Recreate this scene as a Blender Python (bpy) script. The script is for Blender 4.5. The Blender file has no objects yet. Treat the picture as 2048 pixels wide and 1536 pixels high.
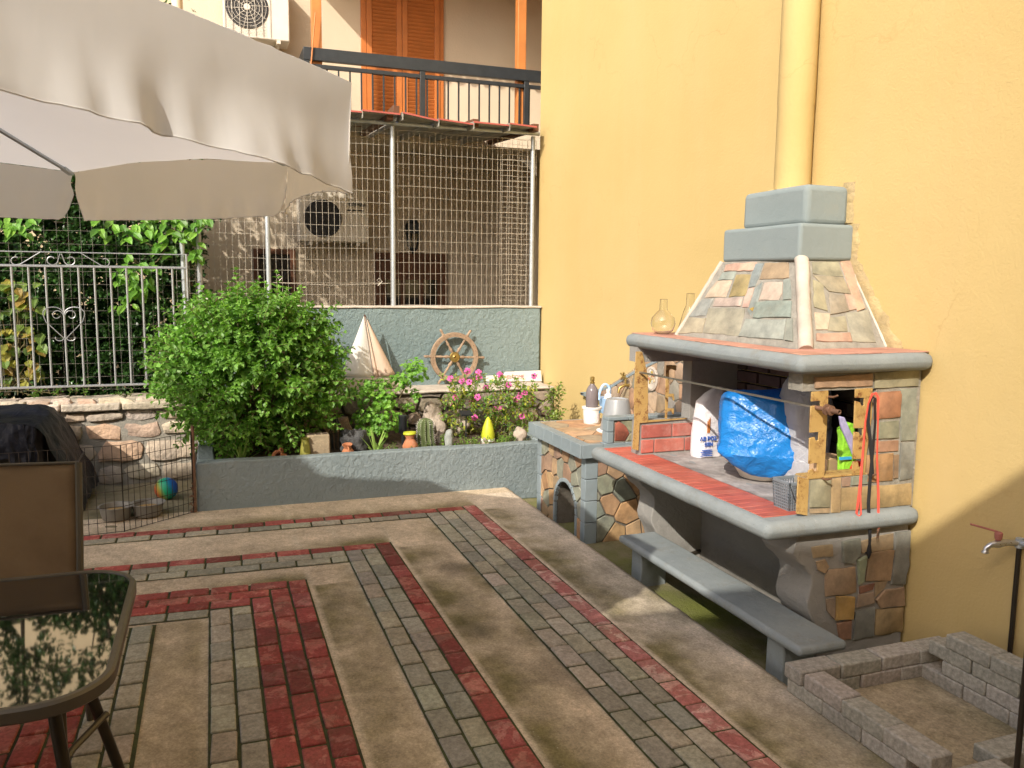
EXPO = .66
import bpy, bmesh, math, random
from mathutils import Vector, noise
random.seed(7)
R = math.radians
D = bpy.data
COL = bpy.context.scene.collection
rnd = random.uniform

# ---------------------------------------------------------------- camera model
F_PX = 1650.0
YAW, PITCH, ROLL, CAM_H = R(-19.958), R(7.044), R(.5956), 1.65
_d = Vector((math.cos(YAW)*math.cos(PITCH), math.sin(YAW)*math.cos(PITCH), -math.sin(PITCH)))
_r = _d.cross(Vector((0, 0, 1))).normalized(); _u = _r.cross(_d)
CR = math.cos(ROLL)*_r + math.sin(ROLL)*_u
CU = -math.sin(ROLL)*_r + math.cos(ROLL)*_u
CAM = Vector((0, 0, CAM_H))
def at(px, py, X=None, Y=None, Z=None):
    """measured point of the photograph (2048 px wide) on a known world plane"""
    v = CR*((px-1024)/F_PX) + CU*((768-py)/F_PX) + _d
    if X is not None: t = (X-CAM.x)/v.x
    elif Y is not None: t = (Y-CAM.y)/v.y
    else: t = (Z-CAM.z)/v.z
    return CAM + v*t
def yz(pts, X): return [(at(a, b, X=X).y, at(a, b, X=X).z) for a, b in pts]

# ---------------------------------------------------------------- mesh helpers
WORLD = {}
def setp(o, label=None, cat=None, group=None, kind=None):
    if label: o['label'] = label
    if cat: o['category'] = cat
    if group: o['group'] = group
    if kind: o['kind'] = kind
    return o
def thing(name, label, cat, loc, group=None):
    o = D.objects.new(name, None); COL.objects.link(o)
    o.location = loc; o.empty_display_size = .1; WORLD[o.name] = Vector(loc)
    return setp(o, label, cat, group)

def frame(d):
    d = Vector(d).normalized()
    a = Vector((0, 0, 1)) if abs(d.z) < .9 else Vector((1, 0, 0))
    x = d.cross(a).normalized(); return x, d.cross(x).normalized(), d

class MB:
    def __init__(s): s.v = []; s.f = []; s.c = []; s.has = False
    def add(s, vs, fs, col=None):
        k = len(s.v); s.v += [tuple(p) for p in vs]
        for q in fs: s.f.append([i+k for i in q]); s.c.append(col)
        if col is not None: s.has = True
        return s
    def box(s, a, b, col=None):
        x0, y0, z0 = a; x1, y1, z1 = b
        return s.add([(x0,y0,z0),(x1,y0,z0),(x1,y1,z0),(x0,y1,z0),(x0,y0,z1),(x1,y0,z1),(x1,y1,z1),(x0,y1,z1)],
              [(0,3,2,1),(4,5,6,7),(0,1,5,4),(1,2,6,5),(2,3,7,6),(3,0,4,7)], col)
    def obox(s, c, ax, ay, hx, hy, hz, col=None):
        ax = Vector(ax).normalized(); ay = Vector(ay); ay = (ay-ax*ay.dot(ax)).normalized(); az = ax.cross(ay); c = Vector(c)
        vs = [c+ax*hx*i+ay*hy*j+az*hz*k for k in (-1,1) for i, j in ((-1,-1),(1,-1),(1,1),(-1,1))]
        return s.add(vs, [(0,3,2,1),(4,5,6,7),(0,1,5,4),(1,2,6,5),(2,3,7,6),(3,0,4,7)], col)
    def loft(s, rings, cap=True, col=None, closed=True):
        n = len(rings[0]); vs = [p for r in rings for p in r]; fs = []
        for i in range(len(rings)-1):
            for j in range(n if closed else n-1):
                k = (j+1) % n; fs.append((i*n+j, i*n+k, (i+1)*n+k, (i+1)*n+j))
        if cap: fs.append(tuple(reversed(range(n)))); fs.append(tuple(range((len(rings)-1)*n, len(rings)*n)))
        return s.add(vs, fs, col)
    def prism(s, poly, axis, d0, d1, col=None):
        """poly in the two other axes (x: (y,z); y: (x,z); z: (x,y))"""
        def P(p, d):
            return (d, p[0], p[1]) if axis == 'x' else (p[0], d, p[1]) if axis == 'y' else (p[0], p[1], d)
        return s.loft([[P(p, d0) for p in poly], [P(p, d1) for p in poly]], True, col)
    def tube(s, pts, r, n=8, cap=True, col=None, closed=False):
        pts = [Vector(p) for p in pts]; rr = r if isinstance(r, (list, tuple)) else [r]*len(pts)
        rings = []; px = None
        for i, p in enumerate(pts):
            if closed: d = pts[(i+1) % len(pts)]-pts[i-1]
            else: d = pts[min(i+1, len(pts)-1)]-pts[max(i-1, 0)]
            if d.length < 1e-9: d = Vector((0, 0, 1))
            d.normalize()
            if px is None: x = frame(d)[0]
            else:
                x = px-d*px.dot(d); x = x.normalized() if x.length > 1e-6 else frame(d)[0]
            px = x; y = d.cross(x)
            rings.append([p+x*(rr[i]*math.cos(2*math.pi*(j+.5)/n))+y*(rr[i]*math.sin(2*math.pi*(j+.5)/n)) for j in range(n)])
        if closed: rings.append(rings[0]); cap = False
        return s.loft(rings, cap, col)
    def lathe(s, prof, c, n=24, d=(0, 0, 1), col=None, cap=True):
        x, y, z = frame(d); c = Vector(c)
        return s.loft([[c+z*h+x*(max(r, 1e-4)*math.cos(2*math.pi*j/n))+y*(max(r, 1e-4)*math.sin(2*math.pi*j/n)) for j in range(n)] for r, h in prof], cap, col)
    def grid(s, fn, nu, nv, col=None):
        vs = [fn(i/nu, j/nv) for j in range(nv+1) for i in range(nu+1)]
        return s.add(vs, [(j*(nu+1)+i, j*(nu+1)+i+1, (j+1)*(nu+1)+i+1, (j+1)*(nu+1)+i) for j in range(nv) for i in range(nu)], col)
    def build(s, name, mat, parent=None, bevel=0, seg=2, smooth=None, sub=0, solid=0, fix=True, loc=None, weld=False):
        off = WORLD[parent.name] if parent is not None else Vector(loc or (0, 0, 0))
        me = D.meshes.new(name)
        me.from_pydata([(a-off.x, b-off.y, c-off.z) for a, b, c in s.v], [], s.f)
        if s.has:
            at_ = me.color_attributes.new('Col', 'FLOAT_COLOR', 'CORNER'); buf = []
            for q, c in zip(s.f, s.c):
                c = c or (1, 1, 1); buf += [c[0], c[1], c[2], 1.0]*len(q)
            at_.data.foreach_set('color', buf)
        if fix:
            b = bmesh.new(); b.from_mesh(me)
            if weld: bmesh.ops.remove_doubles(b, verts=b.verts, dist=1e-5)
            bmesh.ops.recalc_face_normals(b, faces=b.faces); b.to_mesh(me); b.free()
        me.materials.append(mat)
        o = D.objects.new(name, me); COL.objects.link(o)
        if parent is not None:
            o.parent = parent; WORLD[o.name] = off
        else:
            o.location = off; WORLD[o.name] = off
        if parent is not None and parent.type != 'EMPTY': o.location = (0, 0, 0)
        if solid:
            m = o.modifiers.new('s', 'SOLIDIFY'); m.thickness = solid; m.offset = 0
        if bevel:
            m = o.modifiers.new('b', 'BEVEL'); m.width = bevel; m.segments = seg; m.limit_method = 'ANGLE'; m.angle_limit = R(35)
        if sub:
            m = o.modifiers.new('u', 'SUBSURF'); m.levels = m.render_levels = sub
        if smooth is None: smooth = bool(bevel or sub)
        if smooth is True:
            me.shade_smooth()
            if not sub:
                try: me.set_sharp_from_angle(angle=R(40))
                except Exception: pass
        return o

def roughen(o, amp, scale, cuts=0, seed=0, size=0):
    """real unevenness of a plastered or cast edge"""
    me = o.data
    if size:
        b = bmesh.new(); b.from_mesh(me)
        for _ in range(6):
            es = [e for e in b.edges if e.calc_length() > size]
            if not es: break
            bmesh.ops.subdivide_edges(b, edges=es, cuts=1, use_grid_fill=True)
        bmesh.ops.triangulate(b, faces=[f for f in b.faces if len(f.verts) > 4])
        b.to_mesh(me); b.free()
    for v in me.vertices:
        n = noise.noise_vector(v.co*scale+Vector((seed, seed*1.7, 3)))
        v.co += n*amp
    return o

# ---------------------------------------------------------------- materials
def hexlin(h):
    return tuple((c/12.92 if c <= .04045 else ((c+.055)/1.055)**2.4) for c in (int(h[i:i+2], 16)/255 for i in (0, 2, 4)))
class Mat:
    def __init__(s, name):
        s.m = D.materials.new(name); s.m.use_nodes = True; s.t = s.m.node_tree; s.n = s.t.nodes; s.l = s.t.links
        s.b = s.n['Principled BSDF']; s.tc = s.n.new('ShaderNodeTexCoord').outputs['Object']
    def noise(s, scale, detail=5, rough=.6, vec=None, dist=0):
        n = s.n.new('ShaderNodeTexNoise'); n.inputs['Scale'].default_value = scale; n.inputs['Detail'].default_value = detail
        n.inputs['Roughness'].default_value = rough; n.inputs['Distortion'].default_value = dist; s.l.new(vec or s.tc, n.inputs['Vector']); return n.outputs['Fac']
    def vor(s, scale, feat='F1', out='Distance', vec=None):
        n = s.n.new('ShaderNodeTexVoronoi'); n.feature = feat; n.inputs['Scale'].default_value = scale; s.l.new(vec or s.tc, n.inputs['Vector']); return n.outputs[out]
    def ramp(s, fac, a, b, ca=(0,0,0), cb=(1,1,1)):
        n = s.n.new('ShaderNodeValToRGB'); e = n.color_ramp.elements
        e[0].position = a; e[1].position = b; e[0].color = (*ca, 1); e[1].color = (*cb, 1); s.l.new(fac, n.inputs['Fac']); return n.outputs['Color']
    def mix(s, fac, a, b, mode='MIX'):
        n = s.n.new('ShaderNodeMix'); n.data_type = 'RGBA'; n.blend_type = mode
        for i, v in ((0, fac), (6, a), (7, b)):
            if isinstance(v, (int, float)): n.inputs[i].default_value = v
            elif isinstance(v, tuple): n.inputs[i].default_value = (*v, 1)
            else: s.l.new(v, n.inputs[i])
        return n.outputs[2]
    def math(s, op, a, b=0.0):
        n = s.n.new('ShaderNodeMath'); n.operation = op
        for i, v in ((0, a), (1, b)):
            if isinstance(v, (int, float)): n.inputs[i].default_value = v
            else: s.l.new(v, n.inputs[i])
        return n.outputs[0]
    def attr(s): 
        n = s.n.new('ShaderNodeAttribute'); n.attribute_name = 'Col'; return n.outputs['Color']
    def map(s, scale=(1,1,1), rot=(0,0,0)):
        n = s.n.new('ShaderNodeMapping'); n.inputs['Scale'].default_value = scale; n.inputs['Rotation'].default_value = rot; s.l.new(s.tc, n.inputs['Vector']); return n.outputs['Vector']
    def bump(s, h, strength=.3, dist=.01):
        n = s.n.new('ShaderNodeBump'); n.inputs['Strength'].default_value = strength; n.inputs['Distance'].default_value = dist
        s.l.new(h, n.inputs['Height'])
        if s.b.inputs['Normal'].links: s.l.new(s.b.inputs['Normal'].links[0].from_socket, n.inputs['Normal'])
        s.l.new(n.outputs['Normal'], s.b.inputs['Normal']); return s
    def col(s, c):
        if isinstance(c, tuple): s.b.inputs['Base Color'].default_value = (*c, 1)
        else: s.l.new(c, s.b.inputs['Base Color'])
        return s
    def set(s, **k):
        for a, v in k.items():
            nm = {'rough':'Roughness','metal':'Metallic','spec':'Specular IOR Level','trans':'Transmission Weight','ior':'IOR','coat':'Coat Weight','sheen':'Sheen Weight','alpha':'Alpha'}[a]
            if isinstance(v, (int, float)): s.b.inputs[nm].default_value = v
            else: s.l.new(v, s.b.inputs[nm])
        return s
def simple(name, c, var=.25, scale=6, rough=.75, bump=.15, bscale=60, bdist=.004, metal=0, attr=False, spec=.4, c2=None, dirt=0, dirtc=(.12,.09,.06)):
    m = Mat(name); n1 = m.noise(scale, 6, .65)
    a = tuple(x*(1-var) for x in c); b = c2 or tuple(min(1, x*(1+var*.7)) for x in c)
    col = m.ramp(n1, .3, .7, a, b)
    if attr: col = m.mix(1.0, col, m.attr(), 'MULTIPLY')
    if dirt: col = m.mix(m.math('MULTIPLY', m.ramp(m.noise(scale*.7, 8, .75), .5, .75), dirt), col, dirtc)
    m.col(col).set(rough=m.math('ADD', m.math('MULTIPLY', m.noise(scale*3), .25), rough-.12), metal=metal, spec=spec)
    if bump: m.bump(m.noise(bscale, 4), bump, bdist)
    return m.m
def leafmat(name, trans=.35, rough=.45):
    m = Mat(name); c = m.mix(1.0, m.attr(), m.ramp(m.noise(40, 2), .3, .7, (.75,.75,.75), (1.15,1.15,1.1)), 'MULTIPLY')
    m.col(c).set(rough=rough, spec=.45)
    tr = m.n.new('ShaderNodeBsdfTranslucent'); m.l.new(m.mix(1.0, c, (1.3, 1.5, .6), 'MULTIPLY'), tr.inputs['Color'])
    mx = m.n.new('ShaderNodeMixShader'); mx.inputs[0].default_value = trans
    m.l.new(m.b.outputs[0], mx.inputs[1]); m.l.new(tr.outputs[0], mx.inputs[2])
    m.l.new(mx.outputs[0], m.n['Material Output'].inputs['Surface']); return m.m

def plaster(name, c, c2, fine=.35, coarse=.6, cs=28, stain=(.3,.25,.15), st=.25):
    m = Mat(name)
    col = m.ramp(m.noise(1.3, 7, .6), .3, .72, c, c2)
    col = m.mix(m.math('MULTIPLY', m.ramp(m.noise(2.2, 9, .75), .58, .78), st), col, stain)
    m.col(col).set(rough=.88, spec=.25)
    m.bump(m.noise(cs, 5, .6, dist=.6), coarse, .012).bump(m.noise(160, 3), fine, .003); return m.m

MT = {}
# yellow rendered wall with hairline cracks and rain streaks
m = Mat('yellow_render')
base = m.ramp(m.noise(.55, 6, .55), .3, .72, (.50,.365,.150), (.565,.423,.19))
base = m.mix(m.math('MULTIPLY', m.ramp(m.noise(1.0, 6, .7, m.map((2.2,1,.35))), .48, .75), .22), base, (.58,.44,.24))
base = m.mix(m.math('MULTIPLY', m.ramp(m.noise(2.6, 9, .8), .6, .8), .2), base, (.36,.25,.11))
v = m.n.new('ShaderNodeVectorMath'); v.operation = 'ADD'; m.l.new(m.tc, v.inputs[0])
nz = m.n.new('ShaderNodeTexNoise'); nz.inputs['Scale'].default_value = 3.5; nz.inputs['Detail'].default_value = 6; m.l.new(m.tc, nz.inputs['Vector'])
sc = m.n.new('ShaderNodeVectorMath'); sc.operation = 'SCALE'; sc.inputs['Scale'].default_value = .5; m.l.new(nz.outputs['Color'], sc.inputs[0]); m.l.new(sc.outputs[0], v.inputs[1])
crk = m.ramp(m.vor(.95, 'DISTANCE_TO_EDGE', 'Distance', v.outputs[0]), .0, .006, (1,1,1), (0,0,0))
crk = m.math('MULTIPLY', crk, m.ramp(m.noise(.8, 3), .5, .62))
base = m.mix(m.math('MULTIPLY', crk, .38), base, (.42,.27,.1))
m.col(base).set(rough=.85, spec=.25)
m.bump(m.noise(70, 4, .55), .3, .006).bump(m.noise(9, 4), .25, .012)
MT['yellow'] = m.m
MT['blue_stucco'] = plaster('blue_grey_stucco', (.155,.21,.215), (.21,.265,.265), .6, 1.4, 22, (.29,.32,.30), .5)
MT['planter'] = plaster('planter_stucco', (.175,.215,.225), (.245,.285,.29), .6, 1.3, 28, (.20,.19,.13), .55)
m_ = Mat('painted_grey_cement'); c_ = m_.ramp(m_.noise(4, 7, .7), .3, .7, (.205,.232,.238), (.275,.30,.30)); c_ = m_.mix(m_.math('MULTIPLY', m_.ramp(m_.noise(7, 9, .8), .52, .66), .45), c_, (.20,.185,.15)); c_ = m_.mix(m_.math('MULTIPLY', m_.ramp(m_.noise(13, 6, .8), .60, .70), .5), c_, (.37,.38,.37)); pit = m_.ramp(m_.vor(38, 'F1', 'Distance'), .04, .13); c_ = m_.mix(m_.math('MULTIPLY', m_.math('SUBTRACT', 1.0, pit), .5), c_, (.16,.15,.13)); m_.col(c_).set(rough=.75, spec=.3); m_.bump(m_.noise(30, 6, .7), .55, .006).bump(pit, .4, .004); MT['grey_paint'] = m_.m
MT['grey_tile'] = simple('grey_edge_tile', (.225,.27,.29), .12, 5, .5, .12, 80, .002, dirt=.2, dirtc=(.25,.22,.18))
MT['cap_paint'] = plaster('hood_cap_cement', (.205,.245,.25), (.25,.29,.288), .35, .3, 14, (.28,.29,.25), .6)
MT['white_cement'] = simple('white_cement', (.50,.44,.375), .2, 8, .85, .4, 50, .006, dirt=.3, dirtc=(.4,.33,.25))
MT['mortar'] = simple('sandy_mortar', (.29,.27,.23), .25, 14, .95, .8, 60, .008)
MT['dark_mortar'] = simple('dark_joint_mortar', (.13,.115,.095), .35, 14, .95, .6, 60, .006)
MT['rough_plaster'] = plaster('rough_grey_plaster', (.24,.23,.215), (.34,.325,.30), .5, .6, 20, (.13,.12,.1), .6)
MT['shaded_plaster'] = plaster('shade_darkened_plaster', (.15,.14,.125), (.23,.215,.195), .5, .6, 20, (.07,.065,.06), .6)  # rough plaster darkened to paint in the shade under the counter
MT['stone'] = simple('split_flagstone', (.72,.72,.72), .34, 10, .8, .5, 26, .008, attr=True, c2=(.98,.95,.9), dirt=.3, dirtc=(.25,.2,.14))
MT['rubble'] = simple('rubble_stone', (.9,.9,.9), .3, 7, .9, .9, 22, .02, attr=True, c2=(1.1,1.07,1.0), dirt=.3, dirtc=(.24,.18,.12))
MT['red_tile'] = simple('red_counter_tile', (.44,.105,.07), .25, 9, .6, .3, 50, .003, attr=True, dirt=.3, dirtc=(.5,.3,.24))
MT['roof_tile'] = simple('pink_terracotta', (.46,.23,.17), .2, 7, .8, .3, 50, .003, attr=True, dirt=.35, dirtc=(.55,.42,.34))
MT['fire_brick'] = simple('red_fire_brick', (.42,.12,.09), .25, 9, .85, .4, 60, .004, attr=True, dirt=.5, dirtc=(.52,.38,.33))
MT['soot_brick'] = simple('sooty_brick', (.07,.05,.045), .4, 6, .9, .4, 50, .004, attr=True)
MT['ash'] = simple('ashy_hearth', (.30,.265,.25), .45, 7, .95, .6, 40, .005, c2=(.46,.42,.40), dirt=.6, dirtc=(.1,.09,.085))
MT['bracket'] = simple('rusty_ochre_paint', (.56,.34,.085), .2, 9, .6, .25, 60, .002, c2=(.62,.40,.12), dirt=0)
m_ = Mat('rusty_ochre_paint'); c_ = m_.ramp(m_.noise(9, 5), .3, .7, (.42,.26,.08), (.50,.33,.12)); ru = m_.ramp(m_.noise(24, 8, .8), .50, .61); ru2 = m_.ramp(m_.noise(7, 5), .34, .52); m_.col(m_.mix(m_.math('MULTIPLY', ru, ru2), c_, (.16,.05,.015))).set(rough=.65); m_.bump(m_.noise(50, 4), .3, .003); MT['bracket'] = m_.m
MT['steel'] = simple('worn_steel', (.42,.38,.33), .25, 20, .4, .1, 80, .001, metal=.85)
MT['rust'] = simple('rusty_iron', (.2,.11,.07), .4, 20, .7, .3, 80, .002, metal=.3)
MT['galv'] = simple('galvanised_pipe', (.46,.50,.53), .15, 12, .45, .05, 60, .001, metal=.55)
MT['wire'] = simple('galvanised_wire', (.55,.50,.42), .2, 12, .5, 0, metal=.35)
MT['silver'] = simple('silver_painted_iron', (.36,.37,.38), .12, 12, .42, .08, 60, .001, metal=.5)
MT['black_metal'] = simple('black_painted_steel', (.028,.032,.035), .2, 12, .42, .06, 60, .001)
MT['dark_wire'] = simple('dark_pen_wire', (.05,.04,.032), .3, 20, .6, 0, metal=.3)
MT['house_wall'] = plaster('cream_house_wall', (.56,.47,.35), (.62,.525,.40), .3, .25, 40, (.5,.38,.28), .15)
MT['shutter'] = simple('orange_stained_wood', (.50,.165,.04), .16, 5, .45, .15, 30, .002)
MT['timber'] = simple('orange_timber', (.52,.19,.05), .2, 4, .5, .2, 30, .002)
MT['brown_wood'] = simple('dark_brown_wood', (.12,.05,.025), .25, 6, .5, .15, 40, .002)
MT['ac_white'] = simple('ivory_enamel', (.70,.64,.54), .08, 5, .45, .04, 60, .001, dirt=.2, dirtc=(.4,.25,.14))
MT['dark'] = simple('dark_grille', (.03,.03,.033), .2, 8, .5, 0)
MT['tin'] = simple('grey_tin_sheet', (.33,.32,.28), .25, 3, .6, .2, 20, .003, dirt=.4, dirtc=(.15,.11,.07))
MT['red_edge'] = simple('red_painted_edge', (.38,.09,.07), .2, 6, .6, .1, 40, .001)
MT['pale_yellow'] = plaster('pale_yellow_wall', (.62,.50,.32), (.68,.56,.37), .3, .3, 40)
MT['back_wire'] = simple('dull_back_wire', (.30,.28,.24), .2, 12, .6, 0, metal=.3)
MT['mortar_yellow'] = simple('patched_yellow_mortar', (.40,.31,.16), .25, 10, .92, .9, 30, .012, c2=(.47,.36,.18), dirt=.6, dirtc=(.27,.22,.16))
def glassmat(name, c=(1,1,1), rough=.0, ior=1.45):
    m = Mat(name); m.col(c).set(rough=rough, trans=1.0, ior=ior); return m.m
MT['glass'] = glassmat('clear_flask_glass', (.99,.99,.97))
MT['pane'] = simple('dark_window_glass', (.02,.02,.02), .1, 3, .08, 0, spec=.8)
# umbrella cloth: white, lets some light through
m = Mat('white_parasol_cloth'); w = m.map((260,260,260))
c = m.ramp(m.noise(2.2, 4), .3, .7, (.82,.81,.79), (.88,.87,.85)); m.col(c).set(rough=.75, spec=.25, sheen=.15)
m.bump(m.noise(5, 4, .55, m.map((1,1,.35))), .2, .02).bump(m.noise(500, 2), .12, .001)
tr = m.n.new('ShaderNodeBsdfTranslucent'); tr.inputs['Color'].default_value = (.88,.86,.84,1)
mx = m.n.new('ShaderNodeMixShader'); mx.inputs[0].default_value = .45
m.l.new(m.b.outputs[0], mx.inputs[1]); m.l.new(tr.outputs[0], mx.inputs[2]); m.l.new(mx.outputs[0], m.n['Material Output'].inputs['Surface'])
MT['cloth'] = m.m
def plastic(name, c, rough=.35, trans=0.0, var=.05, bump=0, bs=20):
    m = Mat(name); m.col(m.ramp(m.noise(9, 4), .3, .7, tuple(x*(1-var) for x in c), tuple(min(1, x*(1+var)) for x in c))).set(rough=rough, spec=.5)
    if bump: m.bump(m.noise(bs, 4, .6, dist=1.2), bump, .02)
    if trans:
        tr = m.n.new('ShaderNodeBsdfTranslucent'); tr.inputs['Color'].default_value = (*c, 1)
        mx = m.n.new('ShaderNodeMixShader'); mx.inputs[0].default_value = trans
        m.l.new(m.b.outputs[0], mx.inputs[1]); m.l.new(tr.outputs[0], mx.inputs[2]); m.l.new(mx.outputs[0], m.n['Material Output'].inputs['Surface'])
    return m.m
MT['blue_bag'] = plastic('blue_bag_plastic', (.02,.25,.72), .25, .25, .12, .7, 13)
MT['white_bag'] = plastic('milky_bag_plastic', (.62,.62,.66), .35, .35, .06, .8, 14)
MT['white_plastic'] = plastic('white_plastic', (.78,.77,.74), .4)
MT['cream_plastic'] = plastic('cream_plastic', (.72,.64,.54), .45)
MT['paper'] = plastic('white_paper', (.74,.71,.74), .7, 0, .06, .5, 12)
MT['card'] = simple('cardboard', (.50,.33,.19), .12, 4, .85, .1, 60, .001)
MT['grey_plastic'] = plastic('grey_plastic', (.19,.215,.24), .45)
MT['bucket'] = plastic('dark_silver_plastic', (.27,.28,.29), .38)
MT['light_blue'] = plastic('pale_blue_plastic', (.38,.58,.86), .4)
MT['blue_print'] = plastic('blue_print', (.03,.12,.5), .5)
MT['label_blue'] = plastic('label_blue', (.05,.4,.75), .5)
MT['red_plastic'] = plastic('red_plastic', (.65,.03,.03), .4)
MT['lime_print'] = plastic('lime_foil', (.30,.68,.05), .25, 0, .2, .6, 14)
MT['purple_print'] = plastic('lilac_foil', (.45,.42,.66), .3, 0, .2, .6, 14)
MT['red_strap'] = plastic('coral_webbing', (.78,.10,.07), .7)
MT['black_strap'] = plastic('black_webbing', (.015,.015,.017), .8)
MT['bottle'] = plastic('smoky_bottle', (.30,.26,.27), .15, .4)
MT['sail_white'] = plastic('white_sail_cloth', (.78,.75,.69), .85, .15)
MT['sail_cream'] = plastic('peach_sail_cloth', (.72,.55,.42), .85, .15)
MT['hull'] = simple('white_painted_hull', (.72,.63,.53), .1, 6, .6, .1, 40, .002)
MT['wheel_wood'] = simple('weathered_wheel_wood', (.30,.21,.14), .3, 14, .7, .3, 40, .003)
MT['brass'] = simple('tarnished_brass', (.42,.30,.10), .25, 18, .4, .1, 60, .001, metal=.8)
MT['terracotta'] = simple('terracotta', (.46,.18,.085), .25, 12, .85, .25, 50, .003, dirt=.5, dirtc=(.55,.42,.32))
MT['soil'] = simple('planter_soil', (.10,.07,.05), .5, 18, .95, 1.0, 40, .02)
MT['moss'] = Mat('mossy_cement')
m = MT['moss']; col = m.ramp(m.noise(3.2, 8, .7), .36, .66, (.11,.115,.035), (.26,.225,.14)); col = m.mix(m.ramp(m.noise(1.5, 5), .5, .68), col, (.17,.185,.045))
m.col(col).set(rough=.95, spec=.15); m.bump(m.noise(60, 6, .7), .9, .012); MT['moss'] = m.m
MT['pen_ground'] = Mat('gritty_pen_floor'); m = MT['pen_ground']
col = m.ramp(m.noise(2.5, 8, .7), .35, .68, (.16,.14,.075), (.34,.28,.19)); m.col(col).set(rough=.95, spec=.15); m.bump(m.noise(70, 6, .7), .8, .01); MT['pen_ground'] = m.m
# cast concrete of the patio, colours from the mesh's own stains
m = Mat('patio_concrete'); g = m.ramp(m.noise(85, 4, .75), .34, .66, (.74,.73,.71), (1.22,1.21,1.19)); g = m.mix(1.0, g, m.ramp(m.noise(24, 7, .75), .34, .66, (.78,.77,.74), (1.18,1.17,1.15)), 'MULTIPLY')
col = m.mix(1.0, m.attr(), g, 'MULTIPLY'); col = m.mix(1.0, col, m.ramp(m.noise(4.5, 8, .7), .3, .7, (.66,.655,.63), (1.2,1.19,1.17)), 'MULTIPLY')
spk = m.ramp(m.vor(48, 'F1', 'Distance'), .05, .2, (1,1,1), (0,0,0)); spk = m.math('MULTIPLY', spk, m.ramp(m.noise(11, 4), .5, .62))
col = m.mix(m.math('MULTIPLY', spk, .6), col, (.62,.55,.42))
m.col(col).set(rough=.9, spec=.25); m.bump(m.noise(150, 4, .7), .55, .004).bump(m.noise(12, 5), .4, .008); MT['concrete'] = m.m
for key, wc1, ws, wa in (('paver', (1.22,1.24,1.26), .5, .5), ('red_paver', (1.55,2.5,2.4), .75, .515)):
    m = Mat(key+'_face'); w = m.ramp(m.noise(8, 8, .7, dist=.8), wa, wa+.05)
    col = m.mix(1.0, m.attr(), m.ramp(m.noise(60, 5, .75), .34, .66, (.70,.70,.68), (1.25,1.24,1.22)), 'MULTIPLY')
    worn = m.mix(1.0, col, wc1, 'MULTIPLY'); col = m.mix(m.math('MULTIPLY', w, ws), col, worn)
    col = m.mix(m.math('MULTIPLY', m.ramp(m.noise(4, 9, .8), .47, .66), .5), col, (.10,.085,.05))
    m.col(col).set(rough=.85, spec=.3); m.bump(m.noise(90, 5, .7), .5, .004); MT[key] = m.m
m = Mat('loose_paver'); col = m.mix(1.0, m.attr(), m.ramp(m.noise(55, 5, .75), .34, .66, (.66,.66,.64), (1.28,1.26,1.23)), 'MULTIPLY')
col = m.mix(m.math('MULTIPLY', m.ramp(m.noise(5, 8, .75), .48, .7), .45), col, (.13,.125,.085))
m.col(col).set(rough=.92, spec=.2); m.bump(m.noise(80, 5, .7), .45, .004); MT['loose'] = m.m
MT['joint'] = simple('mossy_joint_sand', (.055,.05,.03), .5, 12, .95, .8, 60, .006, c2=(.07,.085,.025))
MT['leaf'] = leafmat('leaf'); MT['gloss_leaf'] = leafmat('glossy_leaf', .2, .3); MT['petal'] = leafmat('petal', .3, .6)
MT['stem'] = simple('plant_stem', (.16,.13,.06), .3, 20, .8, .3, 60, .002)
MT['bark'] = simple('bark', (.10,.075,.05), .4, 20, .9, .6, 40, .006)
MT['cactus'] = simple('cactus_skin', (.10,.13,.05), .3, 16, .6, .3, 60, .002)
MT['aloe'] = simple('aloe_skin', (.22,.34,.07), .25, 10, .5, .15, 40, .002)
MT['basalt'] = simple('black_lava_rock', (.035,.035,.037), .5, 10, .85, 1.0, 14, .03, c2=(.10,.10,.10))
MT['pale_rock'] = simple('pale_rock', (.40,.33,.27), .25, 8, .9, .7, 20, .02)
MT['grey_rock'] = simple('grey_river_stone', (.30,.32,.30), .2, 14, .8, .4, 40, .004)
MT['block'] = simple('beige_pumice_block', (.34,.27,.18), .25, 14, .95, .7, 50, .006)
MT['tarp'] = plastic('black_tarp', (.006,.007,.013), .5, 0, .2, .6, 9); MT['tarp'].node_tree.nodes['Principled BSDF'].inputs['Specular IOR Level'].default_value = .2
MT['kennel'] = simple('dark_kennel_board', (.05,.045,.04), .3, 6, .8, .2, 30, .003)
MT['sling'] = Mat('brown_sling_mesh'); m = MT['sling']
wv = m.n.new('ShaderNodeTexWave'); wv.inputs['Scale'].default_value = 150; wv.bands_direction = 'Z'; m.l.new(m.tc, wv.inputs['Vector'])
wv2 = m.n.new('ShaderNodeTexWave'); wv2.inputs['Scale'].default_value = 150; wv2.bands_direction = 'Y'; m.l.new(m.tc, wv2.inputs['Vector'])
c = m.ramp(m.math('MULTIPLY', wv.outputs['Fac'], wv2.outputs['Fac']), .1, .6, (.15,.10,.055), (.42,.31,.19)); c = m.mix(m.math('MULTIPLY', m.ramp(m.noise(5, 6), .45, .7), .5), c, (.09,.05,.025))
m.col(c).set(rough=.8); tr = m.n.new('ShaderNodeBsdfTranslucent'); tr.inputs['Color'].default_value = (.42,.30,.17,1); mx = m.n.new('ShaderNodeMixShader'); mx.inputs[0].default_value = .25
m.l.new(m.b.outputs[0], mx.inputs[1]); m.l.new(tr.outputs[0], mx.inputs[2]); m.l.new(mx.outputs[0], m.n['Material Output'].inputs['Surface']); MT['sling'] = m.m
MT['frame'] = simple('taupe_metal_frame', (.10,.088,.068), .12, 8, .42, .05, 60, .001, metal=.3)
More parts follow.
